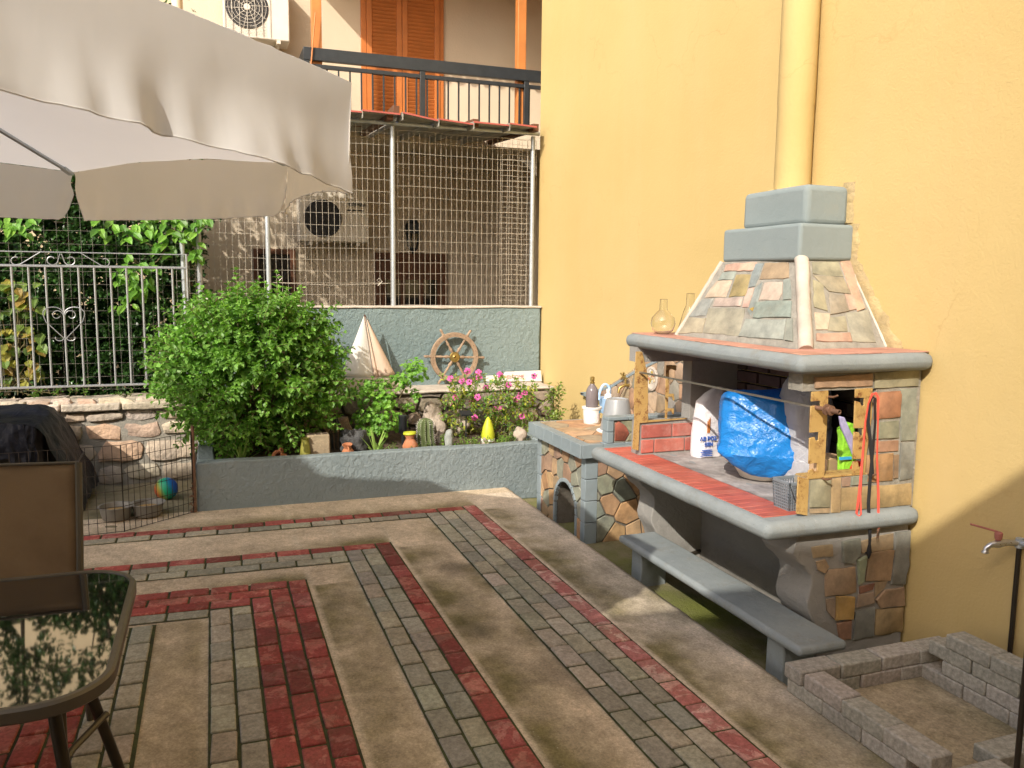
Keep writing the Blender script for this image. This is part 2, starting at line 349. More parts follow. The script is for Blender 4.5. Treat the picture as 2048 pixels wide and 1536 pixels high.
MT['frame_dark'] = simple('dark_bronze_tube', (.035,.028,.02), .2, 8, .4, .05, 60, .001, metal=.3)
m = Mat('black_glass_top'); m.col((.012,.012,.012)).set(rough=.03, spec=1.0, coat=1.0); MT['black_glass'] = m.m
MT['chrome'] = simple('chrome_tap', (.55,.55,.55), .1, 20, .3, .05, 60, .001, metal=.9)
MT['red_lever'] = simple('faded_red_lever', (.36,.13,.10), .2, 20, .6, .1, 60, .001)
MT['steel_bowl'] = simple('steel_bowl', (.24,.23,.21), .08, 12, .55, 0, metal=.3)
MT['kibble'] = simple('dog_food', (.34,.22,.09), .4, 60, .9, .8, 90, .006)
MT['lime_cone'] = plastic('lime_plastic', (.48,.52,.03), .5)
MT['black_plastic'] = plastic('black_plastic', (.02,.022,.026), .35)
m = Mat('rainbow_ball'); sx = m.n.new('ShaderNodeSeparateXYZ'); m.l.new(m.tc, sx.inputs[0])
n = m.n.new('ShaderNodeValToRGB'); e = n.color_ramp.elements
stops = [(.0,(.02,.04,.35)),(.22,(.01,.12,.42)),(.4,(.0,.32,.20)),(.55,(.02,.40,.18)),(.7,(.35,.32,.05)),(.85,(.62,.13,.05)),(1,(.55,.03,.02))]
while len(e) < len(stops): e.new(.5)
for q, (p, c) in zip(e, stops): q.position = p; q.color = (*c, 1)
k = m.math('ADD', m.math('MULTIPLY', m.math('ADD', sx.outputs['Y'], m.math('MULTIPLY', sx.outputs['Z'], -.4)), 4.8), .5)
m.l.new(k, n.inputs['Fac']); m.col(n.outputs['Color']).set(rough=.5); MT['ball'] = m.m

# ---------------------------------------------------------------- polygons for stone cladding
def clip(poly, p, n):
    out = []
    for i in range(len(poly)):
        a = poly[i]; b = poly[(i+1) % len(poly)]
        da = (a[0]-p[0])*n[0]+(a[1]-p[1])*n[1]; db = (b[0]-p[0])*n[0]+(b[1]-p[1])*n[1]
        if da <= 0: out.append(a)
        if (da < 0 < db) or (db < 0 < da):
            t = da/(da-db); out.append((a[0]+(b[0]-a[0])*t, a[1]+(b[1]-a[1])*t))
    return out
def inset(poly, d):
    cx = sum(p[0] for p in poly)/len(poly); cy = sum(p[1] for p in poly)/len(poly); q = poly
    for i in range(len(poly)):
        a = poly[i]; b = poly[(i+1) % len(poly)]; ex, ey = b[0]-a[0], b[1]-a[1]; L = math.hypot(ex, ey)
        if L < 1e-6: continue
        n = (ey/L, -ex/L)
        if (cx-a[0])*n[0]+(cy-a[1])*n[1] > 0: n = (-n[0], -n[1])
        q = clip(q, (a[0]-n[0]*d, a[1]-n[1]*d), n)
        if len(q) < 3: return []
    return q
def area(q): return abs(sum(q[i][0]*q[(i+1) % len(q)][1]-q[(i+1) % len(q)][0]*q[i][1] for i in range(len(q))))/2
def crazy(region, size, gap, rng, aspect=1.0):
    """irregular flagstone polygons filling a convex region"""
    xs = [p[0] for p in region]; ys = [p[1] for p in region]; x0, x1, y0, y1 = min(xs), max(xs), min(ys), max(ys)
    pts = []; nx = max(1, round((x1-x0)/(size*aspect))); ny = max(1, round((y1-y0)/size))
    for i in range(-1, nx+1):
        for j in range(-1, ny+1):
            pts.append((x0+(i+.5+(j % 2)*.5+rng.uniform(-.36,.36))*(x1-x0)/nx, y0+(j+.5+rng.uniform(-.36,.36))*(y1-y0)/ny))
    out = []
    for a in pts:
        q = list(region)
        for b in pts:
            if b is a or not q: continue
            dx, dy = (b[0]-a[0])/aspect**2, b[1]-a[1]
            L = math.hypot(dx, dy); mid = ((a[0]+b[0])/2, (a[1]+b[1])/2)
            q = clip(q, mid, (dx/L, dy/L))
        if len(q) > 2:
            q = inset(q, gap/2)
            if len(q) > 2 and area(q) > size*size*.03: out.append(q)
    return out
def wob(q, amp, rng, step=.05):
    """subdivide a polygon's edges and make them a little uneven"""
    out = []
    for i in range(len(q)):
        a = q[i]; b = q[(i+1) % len(q)]; L = math.hypot(b[0]-a[0], b[1]-a[1]); n = max(1, int(L/step))
        for k in range(n):
            t = k/n; out.append((a[0]+(b[0]-a[0])*t+rng.uniform(-amp, amp), a[1]+(b[1]-a[1])*t+rng.uniform(-amp, amp)))
    return out
STONE_C = [(.34,.33,.26),(.30,.33,.29),(.42,.29,.18),(.47,.31,.18),(.40,.25,.17),(.25,.28,.26),(.36,.30,.22),(.46,.33,.22),(.30,.24,.19)]
def jit(c, a=.14):
    k = rnd(1-a, 1+a); return tuple(max(0, x*k*rnd(1-a*.3, 1+a*.3)) for x in c)

# ---------------------------------------------------------------- foliage
def leaf(mb, p, d, up, L, W, col, curl=.15, fold=.2, shape=0):
    """one leaf of six faces, folded along its midrib"""
    d = d.normalized(); s = d.cross(up)
    if s.length < 1e-3: s = d.cross(Vector((1, .3, .2)))
    s.normalize(); n = s.cross(d).normalized()
    c0 = p; c1 = p+d*L*.38+n*(L*curl*.4); c2 = p+d*L*.72+n*(L*curl*.35); c3 = p+d*L-n*(L*curl*.15)
    f = n*(W*fold); w1, w2 = (.5, .40) if not shape else (.42, .5)
    vs = [c0, c1, c2, c3, c1+s*W*w1+f, c2+s*W*w2+f, c1-s*W*w1+f, c2-s*W*w2+f]
    mb.add(vs, [(0,4,1),(1,4,5,2),(2,5,3),(0,1,6),(1,2,7,6),(2,3,7)], col)
def rdir(zb=0.0):
    while True:
        v = Vector((rnd(-1,1), rnd(-1,1), rnd(-1,1)))
        if .05 < v.length < 1: v.normalize(); v.z += zb; return v.normalized()
# ================================================================ GROUND
ZL = -.11                                    # level of the mossy strip in front of the barbecue
g = MB(); g.add([(-60,-60,ZL-.05),(80,-60,ZL-.05),(80,60,ZL-.05),(-60,60,ZL-.05)], [(0,1,2,3)])
setp(g.build('ground', MT['joint']), 'bare earth ground under the yard', 'ground', kind='structure')
g = MB(); g.grid(lambda u, v: (.5+u*7.0, -3.07+v*.95, ZL+.012*noise.noise(Vector((u*20, v*4, 0)))), 90, 14)
setp(g.build('moss_strip', MT['moss'], smooth=True), 'damp moss covered strip of ground in front of the barbecue', 'ground', kind='structure')

XF, YK = 6.15, -2.2
ARM = [(5.69, -1.785, .022, 1, 3, 1), (5.03, -1.015, .031, 1, 2, 2), (4.52, -.44, .05, 3, 2, 1)]   # corner x, outer y, skew, red rows, grey rows beside, grey rows across
def stain(x, y):
    n = lambda s, o=0: noise.noise(Vector((x*s+o, y*s-o, o*.37)))
    f = noise.fractal(Vector((x*2.3, y*2.3, 1.1)), 1.0, 2.0, 5)
    c = Vector((.58, .475, .355))*(1+.12*f)
    c = c.lerp(Vector((.64, .535, .415)), max(0, min(1, .5+n(1.1, 4))) * .5)
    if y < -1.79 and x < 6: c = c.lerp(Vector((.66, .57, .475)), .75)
    moss = 0
    for cx, cy, k, rr, gr, ga in ARM:                         # moss gathers along the brick borders
        if x < cx-.1:
            d = cy-.02-y
            if 0 < d < .3: moss = max(moss, (1-d/.3)**.7*(.75+1.3*n(1.6, cy*3)+.6*n(6, 2)+.3*n(17,1)))
            d2 = y-(cy+.1*(rr+gr))
            if 0 < d2 < .16 and rr < 3: moss = max(moss, (1-d2/.16)*(.35+1.1*n(2.2, 9)+.4*n(9,4)))
        if y > cy: 
            d = (x-cx-k*(y-cy))
            if 0 < d < .22: moss = max(moss, (1-d/.22)*(.5+1.2*n(1.8, cy*2)+.4*n(8,3)))
    if 0 < y < .35 and x < 4.15: moss = max(moss, .42+.7*n(2.4, 5)+.4*n(7, 1))
    if y < -1.79:
        d = y+2.2
        moss = max(moss, (.35-d)/.35*(.5+.9*n(1.3, 7)+.5*n(5, 3)) if x < 4.3 else 0)
        if x < 3.4: moss = max(moss, .3+.9*n(1.5, 2)+.4*n(6, 2))
    moss = max(0, min(1, moss))
    c = c.lerp(Vector((.175, .15, .06))*(1+.4*n(14)), moss*.92)
    ed = min([abs(y-(cy_+.1*(r_+g_))-.015) for _, cy_, _, r_, g_, _ in ARM]+[abs(y-cy_+.015) for _, cy_, _, r_, _, _ in ARM]+[abs(y-.285)])
    if ed < .03: c = c.lerp(Vector((.62,.54,.42)), (1-ed/.03)*max(0,.45+.9*n(5,8)+.4*n(16,2)))
    for wx, wy, wr in ((4.45, -1.28, .13), (3.6, -1.15, .1), (3.05, -1.45, .25)):   # damp spots
        d = math.hypot((x-wx)*.8, y-wy)/wr + .35*n(7, 6)
        if d < 1: c *= .5 + .5*max(0, d)**2
    return tuple(c)
g = MB(); NX, NY = 250, 205; x0, x1, y0, y1 = 1.2, XF+.04, YK, 2.9
P = [[(x0+(x1-x0)*i/NX, y0+(y1-y0)*j/NY) for i in range(NX+1)] for j in range(NY+1)]
for j in range(NY+1):
    for i in range(NX+1):
        x, y = P[j][i]; yy = y+(.012*noise.noise(Vector((x*5, 0, 2)))+.006*noise.noise(Vector((x*22, 0, 2))) if j == 0 else 0)
        g.v.append((x, yy, -.006 if j == 0 else 0))
SC = [[stain(*P[j][i]) for i in range(NX+1)] for j in range(NY+1)]
for j in range(NY):
    for i in range(NX):
        g.f.append([j*(NX+1)+i, j*(NX+1)+i+1, (j+1)*(NX+1)+i+1, (j+1)*(NX+1)+i]); g.c.append(None)
k = len(g.v); g.v += [(p[0], p[1], ZL-.02) for p in [(v[0], v[1]) for v in g.v[:NX+1]]]
for i in range(NX): g.f.append([i, k+i, k+i+1, i+1]); g.c.append(None)
me = D.meshes.new('patio'); me.from_pydata(g.v, [], g.f)
ca = me.color_attributes.new('Col', 'FLOAT_COLOR', 'POINT'); buf = []
for j in range(NY+1):
    for i in range(NX+1): buf += [*SC[j][i], 1.0]
for i in range(NX+1): buf += [.25, .22, .14, 1.0]
ca.data.foreach_set('color', buf); me.materials.append(MT['concrete'])
o = D.objects.new('patio', me); COL.objects.link(o); me.shade_smooth()
setp(o, 'beige rough concrete patio with mossy stains between the brick borders', 'patio', kind='structure')
g = MB(); g.box((-6, YK, ZL-.02), (1.2, 2.9, 0)); g.box((-6, 2.9, ZL-.02), (XF+.04, 9, 0))
c_ = MB(); c_.v = g.v; c_.f = g.f; c_.c = [(.5,.41,.31)]*len(g.f); c_.has = True
setp(c_.build('patio_edge', MT['concrete']), 'plain concrete patio continuing under the added shade roof', 'patio', kind='structure')
g = MB(); g.grid(lambda u, v: (XF-.45+u*1.5, .13+v*5, .005+.012*noise.noise(Vector((u*9, v*26, 3)))+(.004 if u > .3 else -.012)), 40, 120)
setp(g.build('pen_floor', MT['pen_ground'], smooth=True), 'gritty mossy floor of the dog pen below the stone wall', 'ground', kind='structure')

RED = [(.31,.068,.055),(.35,.09,.075),(.27,.055,.045),(.33,.075,.06),(.20,.045,.038)]; GRY = [(.36,.325,.25),(.33,.305,.24),(.39,.345,.265),(.295,.275,.22),(.36,.32,.24)]
pv = MB(); rv = MB(); jt = MB(); rng = random.Random(3)
def brick(cx, cy, L, W, ang, col):
    mb = rv if col[0] > 1.9*col[1] else pv
    a = Vector((math.cos(ang), math.sin(ang), 0)); a = (a+Vector((rng.gauss(0,.012), rng.gauss(0,.012), rng.gauss(0,.007)))).normalized()
    b = Vector((-a.y, a.x, rng.gauss(0,.006)))
    mb.obox((cx, cy, -.022+rng.uniform(-.0025,.0025)), a, b, L/2-.0045-rng.uniform(0,.002), W/2-.0042-rng.uniform(0,.002), .032, col)
def row_x(xa, xb, yc, cols, off):                # bricks laid along x
    x = xb-off*.2; lo = min(xa, xb)
    if off: brick(xb-off*.1, yc, off*.2, .1, 0, jit(rng.choice(cols)))
    while x > lo: brick(x-.1, yc, .2, .1, 0, jit(rng.choice(cols))); x -= .2
def row_y(ya, yb, xf, k, cols, off):             # bricks laid along y, xf(y) gives the centre line
    y = ya
    if off: brick(xf(y+off*.1), y+off*.1, off*.2, .1, math.pi/2-math.atan(k), jit(rng.choice(cols))); y += off*.2
    while y < yb: brick(xf(y+.1), y+.1, .2, .1, math.pi/2-math.atan(k), jit(rng.choice(cols))); y += .2
for cx, cy, k, rr, gr, ga in ARM:
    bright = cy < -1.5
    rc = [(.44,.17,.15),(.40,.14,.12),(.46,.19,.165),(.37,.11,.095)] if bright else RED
    W = (rr+gr)*.1
    for i in range(rr): row_x(1.2, cx-.1*(i if rr > 1 else 0), cy+.05+.1*i, rc, 0 if rr > 1 else .25)
    for i in range(gr): row_x(1.2, cx-.1*rr-(0 if gr > 2 else 0), cy+.1*rr+.05+.1*i, GRY, ((i+1) % 2)*.5)
    for i in range(rr): row_y(cy+.1*(rr if rr == 1 else i+1), 3.0, lambda y, i=i: cx-.05-.1*i+k*(y-cy), k, rc if not bright else RED, 0)
    for i in range(ga if rr < 3 else 1): row_y(cy+W-.0*i, 3.0 if rr < 3 else .36, lambda y, i=i: cx-.1*rr-.05-.1*i+k*(y-cy), k, GRY, (i % 2)*.5)
    jt.add([(1.2,cy-.004,.0035),(cx+.004,cy-.004,.0035),(cx+.004,cy+W+.004,.0035),(1.2,cy+W+.004,.0035)], [(0,1,2,3)])
    ww = .1*(rr+(ga if rr < 3 else 1))
    jt.add([(cx-ww-.004+k*W,cy+W+.004,.0035),(cx+.004+k*W,cy+W+.004,.0035),(cx+k*(3-cy),3,.0035),(cx-ww+k*(3-cy),3,.0035)], [(0,1,2,3)])
for i in range(2): row_x(1.2, 4.12, .36+.1*i, GRY, (i % 2)*.5)
for i in range(3): row_x(1.2, 4.12-.1*i, .56+.1*i, RED, 0)
jt.add([(1.2,.30,.0035),(4.13,.30,.0035),(4.13,.87,.0035),(1.2,.87,.0035)], [(0,1,2,3)])
setp(pv.build('grey_paving', MT['paver'], bevel=.006, seg=2), 'grey paving bricks laid in nested angular bands', 'paving', kind='structure')
setp(rv.build('red_paving', MT['red_paver'], bevel=.006, seg=2), 'worn red paving bricks bordering the grey bands', 'paving', kind='structure')
setp(jt.build('paving_joints', MT['joint'], fix=False), 'dark mossy joints between the paving bricks', 'paving', kind='structure')

# ================================================================ YELLOW HOUSE AND WALLS
t = thing('yellow_building', 'tall yellow rendered house wall behind the barbecue', 'building', (2,-3.07,ZL))
g = MB(); g.box((-9,-9,ZL-.1), (7.72,-3.07,7.2)); o = g.build('wall', MT['yellow'], t)
g = MB(); g.box((-9.3,-9.3,7.2), (8.0,-2.7,7.35)); g.build('roof', MT['tin'], t, bevel=.02)
g = MB()
g.box((-9,-3.085,ZL), (2.75,-3.052,ZL+.12)); g.build('plinth', MT['yellow'], t, bevel=.01)

BWX, LED = 7.6, .672
t = thing('blue_garden_wall', 'blue grey stuccoed garden wall above a dark rubble stone footing', 'wall', (7.6,-1.4,0))
g = MB(); g.box((BWX,-3.055,LED-.3), (BWX+.22,.2,1.405)); o = g.build('stucco_panel', MT['blue_stucco'], t, bevel=.018, seg=3); roughen(o, .006, 4, size=.25)
g = MB(); g.box((BWX-.012,-3.06,1.398), (BWX+.24,.2,1.418)); o = g.build('coping', MT['white_cement'], t, bevel=.006); roughen(o, .007, 6, size=.12)
g = MB(); g.box((7.19,-3.045,.642), (BWX+.02,.2,LED)); o = g.build('ledge', MT['white_cement'], t, bevel=.015); roughen(o, .012, 5, size=.15)
g = MB(); g.box((7.24,-3.05,ZL), (BWX+.1,.2,.64)); g.build('footing', MT['dark_mortar'], t)
rng = random.Random(11); g = MB()
RUB = [(.30,.25,.19),(.22,.19,.155),(.36,.29,.22),(.26,.22,.18),(.40,.31,.26),(.18,.16,.135)]
for q in crazy([(-3.04,.2),(.18,.2),(.18,.64),(-3.04,.64)], .15, .02, rng, 1.5):
    q = wob(q, .007, rng, .05); c = (sum(p[0] for p in q)/len(q), sum(p[1] for p in q)/len(q)); dpt = rng.uniform(.02,.055)
    def P(s, d): return [(7.24-d, c[0]+(p[0]-c[0])*s, c[1]+(p[1]-c[1])*s) for p in q]
    g.loft([P(1,-.03), P(1,dpt*.4), P(.9,dpt*.9), P(.6,dpt)], True, jit(rng.choice(RUB), .2))
o = g.build('stone', MT['rubble'], t, smooth=True); o['kind'] = 'stuff'; roughen(o, .008, 12)

# rubble wall of the pen
t = thing('rubble_stone_wall', 'pale rubble stone wall with wide mortar joints under the iron railing', 'wall', (7.1,1.6,0))
SX = 7.1; TOPZ = at(160,812,X=SX).z
g = MB(); g.box((SX+.03,.14,ZL), (SX+.5,4.6,TOPZ-.02)); o = g.build('mortar_core', MT['mortar'], t); roughen(o, .016, 5, size=.09)
rng = random.Random(5); g = MB(); PALE = [(.60,.50,.40),(.66,.56,.46),(.55,.42,.33),(.62,.47,.38),(.52,.44,.35),(.58,.50,.42),(.63,.45,.33)]
def rubble(q, dep):
    q = wob(q, .008, rng, .06); c = (sum(p[0] for p in q)/len(q), sum(p[1] for p in q)/len(q))
    def P(s, d): return [(SX+.05-d, c[0]+(p[0]-c[0])*s, c[1]+(p[1]-c[1])*s) for p in q]
    g.loft([P(1,-.04), P(1,dep*.55), P(.965,dep*.9), P(.85,dep), P(.4,dep*1.04)], True, jit(rng.choice(PALE), .14))
z = .02
for hgt, wid, gap in ((.15,.24,.012),(.17,.30,.01),(.13,.26,.012),(.075,.22,.012),(.085,.20,.02)):
    y = .16
    while y < 4.5:
        w = wid*rng.uniform(.55,1.4); h = hgt*rng.uniform(.72,1.0); zz = z+rng.uniform(0,hgt-h)
        q = [(y+w*rng.uniform(0,.1), zz+h*rng.uniform(0,.15)),(y+w*.5, zz-h*rng.uniform(0,.06)),(y+w*rng.uniform(.9,1), zz+h*rng.uniform(0,.2)),(y+w, zz+h*rng.uniform(.4,.7)),(y+w*rng.uniform(.85,1), zz+h*rng.uniform(.9,1)),(y+w*.45, zz+h*rng.uniform(.95,1.04)),(y+w*rng.uniform(.0,.12), zz+h*rng.uniform(.85,1)),(y, zz+h*rng.uniform(.3,.7))]
        rubble(q, rng.uniform(.03,.055)); y += w+gap*rng.uniform(.5,1.9)
    z += hgt+.02
o = g.build('stone', MT['rubble'], t, smooth=True); o['kind'] = 'stuff'; roughen(o, .011, 11); roughen(o, .005, 30, 2)
g = MB(); y = .14
while y < 4.5:
    w = rng.uniform(.25,.6); g.obox((SX+.235+rng.uniform(-.012,.012), y+w/2, TOPZ-.012), (1,0,0), (0,1,rng.gauss(0,.01)), .27, w/2-.006, .03, jit(rng.choice(PALE), .12)); y += w
o = g.build('capstone', MT['rubble'], t, bevel=.012); roughen(o, .01, 7, size=.12)

# planter
t = thing('planter_box', 'grey blue stuccoed masonry planter box full of plants', 'planter', (6.5,-1.1,0))
PT = .352; PR = -2.62
g = MB(); g.box((XF,PR,ZL), (XF+.11,.145,PT)); o = g.build('front_wall', MT['planter'], t, bevel=.012, seg=3); roughen(o, .008, 4, size=.16)
g = MB(); g.box((XF+.112,.02,ZL), (7.14,.143,PT+.002)); o = g.build('side_wall', MT['planter'], t, bevel=.012, seg=3); roughen(o, .006, 4, 3, size=.16)
g = MB(); g.box((XF+.112,PR,ZL), (7.14,PR+.1,PT-.01)); o = g.build('end_wall', MT['planter'], t, bevel=.012)
g = MB(); g.grid(lambda u, v: (XF+.1+u*1.12, PR+.08+v*(2.7), .285+.05*u+.03*noise.noise(Vector((u*7, v*17, 0)))+.015*noise.noise(Vector((u*30, v*70, 0)))), 40, 90); g.build('soil', MT['soil'], t, smooth=True)
# ================================================================ BARBECUE
t = bbq = thing('masonry_barbecue', 'big masonry barbecue with stone clad hood against the yellow wall', 'barbecue', (3.6,-2.7,ZL))
WY = -3.068
def at_pl(px, py, p0, n):
    v = CR*((px-1024)/F_PX)+CU*((768-py)/F_PX)+_d; return CAM+v*((Vector(p0)-CAM).dot(n)/v.dot(n))
def zc(ox, oy, s): return lambda x, y: (ox+x/s, oy+y/s)
z5, z4, z6, z7, z7b, z8 = zc(1560,740,4.043), zc(1240,700,6.4), zc(1320,340,3.339), zc(1180,660,2.926), zc(1200,930,3.103), zc(1180,960,2.359)
def slabs(mb, polys, P0, N, thick=.006, wobble=.002):
    """flagstones whose outlines lie on the plane (P0, N); N points outwards"""
    N = Vector(N).normalized()
    for f, pts, c in polys:
        w = [at_pl(*f(*p), P0, N) for p in pts]
        q = []
        for i in range(len(w)):
            a, b = w[i], w[(i+1) % len(w)]; n = max(1, int((b-a).length/.04))
            for k in range(n): q.append(a+(b-a)*(k/n)+Vector((rnd(-1,1),rnd(-1,1),rnd(-1,1)))*wobble)
        ctr = sum(q, Vector())/len(q); th = thick*rnd(.6, 1.3); cc = jit(c, .06)
        mb.loft([[p-N*.004 for p in q], [p+N*th*.8 for p in q], [ctr+(p-ctr)*.97+N*th for p in q]], True, cc)
NX0 = 2.905
# --- two S-curved supports
def support(xa, xb, name, mat):
    prof = yz([z7b(*p) for p in ((1900,480),(1500,455),(1290,505),(1215,528),(1195,555),(1225,600),(1270,635),(1306,680),(1311,730),(1297,800),(1285,850),(1290,905),(1312,950),(1330,1000),(1345,1100),(1350,1290))], NX0)
    prof = [(y, min(z, .552)) for y, z in prof]; prof[0] = (WY+.02, .552); prof[1] = (-2.62, .552); prof[2] = (-2.43,.552); prof[-1] = (prof[-2][0], ZL); prof.append((WY+.02, ZL))
    prof[3] = (prof[3][0]-.0, .53)
    g = MB(); g.prism(prof, 'x', xa, xb); o = g.build(name, mat, t, bevel=.018, seg=3); roughen(o, .004, 7, size=.1); return o
support(NX0, 3.13, 'support', MT['rough_plaster']); support(4.32, 4.5, 'support', MT['rough_plaster'])
g = MB(); g.box((3.0,WY+.01,ZL), (4.45,-2.84,.552)); o = g.build('base_wall', MT['shaded_plaster'], t); roughen(o, .006, 5, size=.15)
g = MB(); z = z7b
low = [((1310,505),(1435,490),(1440,560),(1320,575)),((1335,600),(1395,580),(1418,630),(1385,672),(1345,650)),((1500,475),(1605,450),(1608,540),(1560,610),(1500,600)),((1410,650),(1575,628),(1588,790),(1560,800),(1395,812),(1392,690)),((1655,545),(1815,525),(1795,712),(1640,722)),((1610,470),(1820,420),(1815,520),(1620,548)),((1830,415),(1920,405),(1908,620),(1880,740),(1800,735)),((1590,590),(1645,560),(1632,725),(1600,740)),((1605,755),(1695,730),(1690,770),(1605,795)),((1700,725),(1775,712),(1760,765),(1705,815)),((1460,815),(1570,812),(1560,950),(1455,962)),((1600,805),(1690,785),(1695,850),(1585,880)),((1705,835),(1760,770),(1880,755),(1885,870),(1735,885)),((1400,830),(1450,825),(1448,955),(1405,900)),((1580,905),(1700,880),(1690,1060),(1560,1085)),((1710,895),(1880,880),(1870,1030),(1705,1055)),((1470,980),(1555,960),(1550,1080),(1480,1080))]
lc = [(.40,.30,.19),(.46,.33,.20),(.24,.255,.225),(.38,.27,.18),(.36,.24,.15),(.40,.31,.2),(.27,.27,.245),(.30,.35,.24),(.27,.13,.09),(.42,.31,.20),(.50,.32,.11),(.34,.26,.19),(.40,.28,.18),(.36,.27,.2),(.22,.22,.20),(.42,.31,.17),(.38,.22,.15)]
slabs(g, [(z, p, c) for p, c in zip(low, lc)], (NX0,0,0), (-1,0,0), .012, .003)
g.build('stone_facing', MT['stone'], t, smooth=True)
# --- counter
g = MB(); g.box((2.845,WY+.004,.548), (4.62,-2.2,.632)); o = g.build('counter', MT['grey_paint'], t, bevel=.0395, seg=5); roughen(o, .003, 9, size=.2)
g = MB(); x = 2.94; rng = random.Random(4)
while x < 4.5:
    w = rng.uniform(.052,.066); g.obox((x+w/2, -2.352, .631), (1,0,rng.gauss(0,.004)), (0,1,0), w/2-.0012, .1, .0045, jit((1,1,1), .12)); x += w
g.build('counter_tile', MT['red_tile'], t, bevel=.002, seg=1)
g = MB(); g.grid(lambda u, v: (3.0+u*1.27, -2.456-v*.56, .6345+.004*noise.noise(Vector((u*14, v*8, 0)))), 40, 20); g.build('hearth', MT['ash'], t, smooth=True)
g = MB(); rng = random.Random(9); z = .636; k = 0
while z < 1.25:
    x = 3.0-(k % 2)*.1
    while x < 4.25: g.box((max(3.0, x)+.005, WY+.02, z), (min(4.25, x+.2)-.005, -3.005+rng.uniform(-.003,.003), z+.062), jit((1,1,1), .3)); x += .21
    z += .072; k += 1
g.build('fire_back', MT['soot_brick'], t, bevel=.004)
# --- near cheek with the opening
g = MB(); g.box((NX0,WY+.01,.628), (3.0,-2.455,.80)); g.box((NX0,WY+.01,.802), (3.0,-2.80,1.19)); g.box((NX0,WY+.01,1.192), (3.0,-2.395,1.28)); o = g.build('side_wall', MT['mortar'], t); roughen(o, .002, 20, size=.06)
hi = [((240,893),(405,872),(400,1108),(235,1112)),((414,880),(488,870),(480,1148),(406,1150)),((497,870),(568,866),(560,936),(495,945)),((576,860),(705,846),(705,918),(570,932)),((492,955),(1060,915),(1060,1088),(487,1138)),((238,1122),(398,1117),(398,1150),(238,1158)),((700,690),(910,670),(905,893),(690,905)),((916,690),(955,682),(945,868),(913,878)),((970,588),(1080,577),(1065,878),(961,893)),((765,577),(955,567),(950,653),(765,663)),((760,425),(955,407),(955,548),(765,558)),((967,152),(1100,147),(1085,563),(972,570)),((760,183),(980,167),(965,378),(760,402)),((762,22),(1115,-4),(1110,128),(762,148)),((275,60),(740,25),(740,125),(275,143))]
hc = [(.40,.38,.26),(.50,.37,.20),(.50,.34,.24),(.33,.35,.28),(.44,.325,.16),(.46,.35,.22),(.48,.29,.15),(.34,.24,.15),(.30,.31,.275),(.52,.31,.2),(.34,.345,.25),(.33,.34,.28),(.50,.25,.14),(.39,.365,.25),(.50,.33,.22)]
g = MB(); slabs(g, [(z5, p, c) for p, c in zip(hi, hc)], (NX0,0,0), (-1,0,0), .007); g.build('stone_facing', MT['stone'], t, smooth=True)
# --- far cheek
FX = 4.27
g = MB(); g.box((FX,WY+.01,.628), (FX+.1,-2.36,.835)); g.box((FX+.002,WY+.01,.837), (FX+.1,-2.70,1.19)); g.box((FX+.002,WY+.01,1.192), (FX+.1,-2.33,1.28)); g.build('side_wall', MT['rough_plaster'], t)
g = MB(); rng = random.Random(2)
for k, z in enumerate((.648, .738)):
    y = -2.37+(k % 2)*.0
    ws = [.21,.21,.21] if k else [.09,.21,.21,.21]
    for w in ws: g.box((FX-.008,max(-3.0,y-w+.008),z), (FX+.02,y,z+.078), jit((1,1,1), .15)); y -= w
g.build('fire_brick', MT['fire_brick'], t, bevel=.004)
# --- skewer brackets
def flat(polys, X, th, name):
    g = MB()
    for p in polys: g.prism(yz(p, X), 'x', X, X+th)
    return g.build(name, MT['bracket'], t, bevel=.0015, seg=1)
def P5(*p): return [z5(*q) for q in p]
flat([P5((258,178),(395,166),(360,868),(228,885),(232,812),(272,800),(280,822),(302,818),(304,752),(234,760),(241,552),(282,542),(290,574),(312,570),(318,500),(243,508),(251,292),(298,290),(306,308),(328,304),(330,250),(254,256)),
      P5((612,155),(752,145),(745,380),(720,560),(700,700),(690,835),(585,842),(590,742),(632,740),(640,790),(660,780),(664,718),(592,722),(598,500),(640,505),(650,535),(668,530),(672,470),(600,472),(608,250),(650,262),(660,290),(680,290),(684,225),(609,226))], NX0-.006, .008, 'skewer_bracket')
g = MB(); a = yz(P5((143,860),(232,880),(218,1178),(130,1160)), NX0)
g.prism(a, 'x', NX0-.004, NX0+.004); y_ = at(*z5(228,880), X=NX0).y
g.box((NX0-.004,-2.80,.798), (NX0+.09,-2.455,.806)); g.build('corner_iron', MT['bracket'], t, bevel=.0015, seg=1)
def P4(*p): return [z4(*q) for q in p]
flat([P4((205,20),(285,20),(360,330),(362,900),(860,868),(858,885),(255,938),(238,1290),(160,1268),(185,900),(180,560),(195,262))], FX-.012, .006, 'skewer_bracket')
flat([P4((590,195),(640,190),(700,195),(725,200),(722,265),(690,255),(655,245),(632,260),(625,560),(690,560),(700,640),(680,650),(668,600),(622,600),(612,745),(690,748),(694,820),(672,822),(660,780),(610,790),(605,880),(575,880))], FX-.010, .004, 'skewer_bracket')
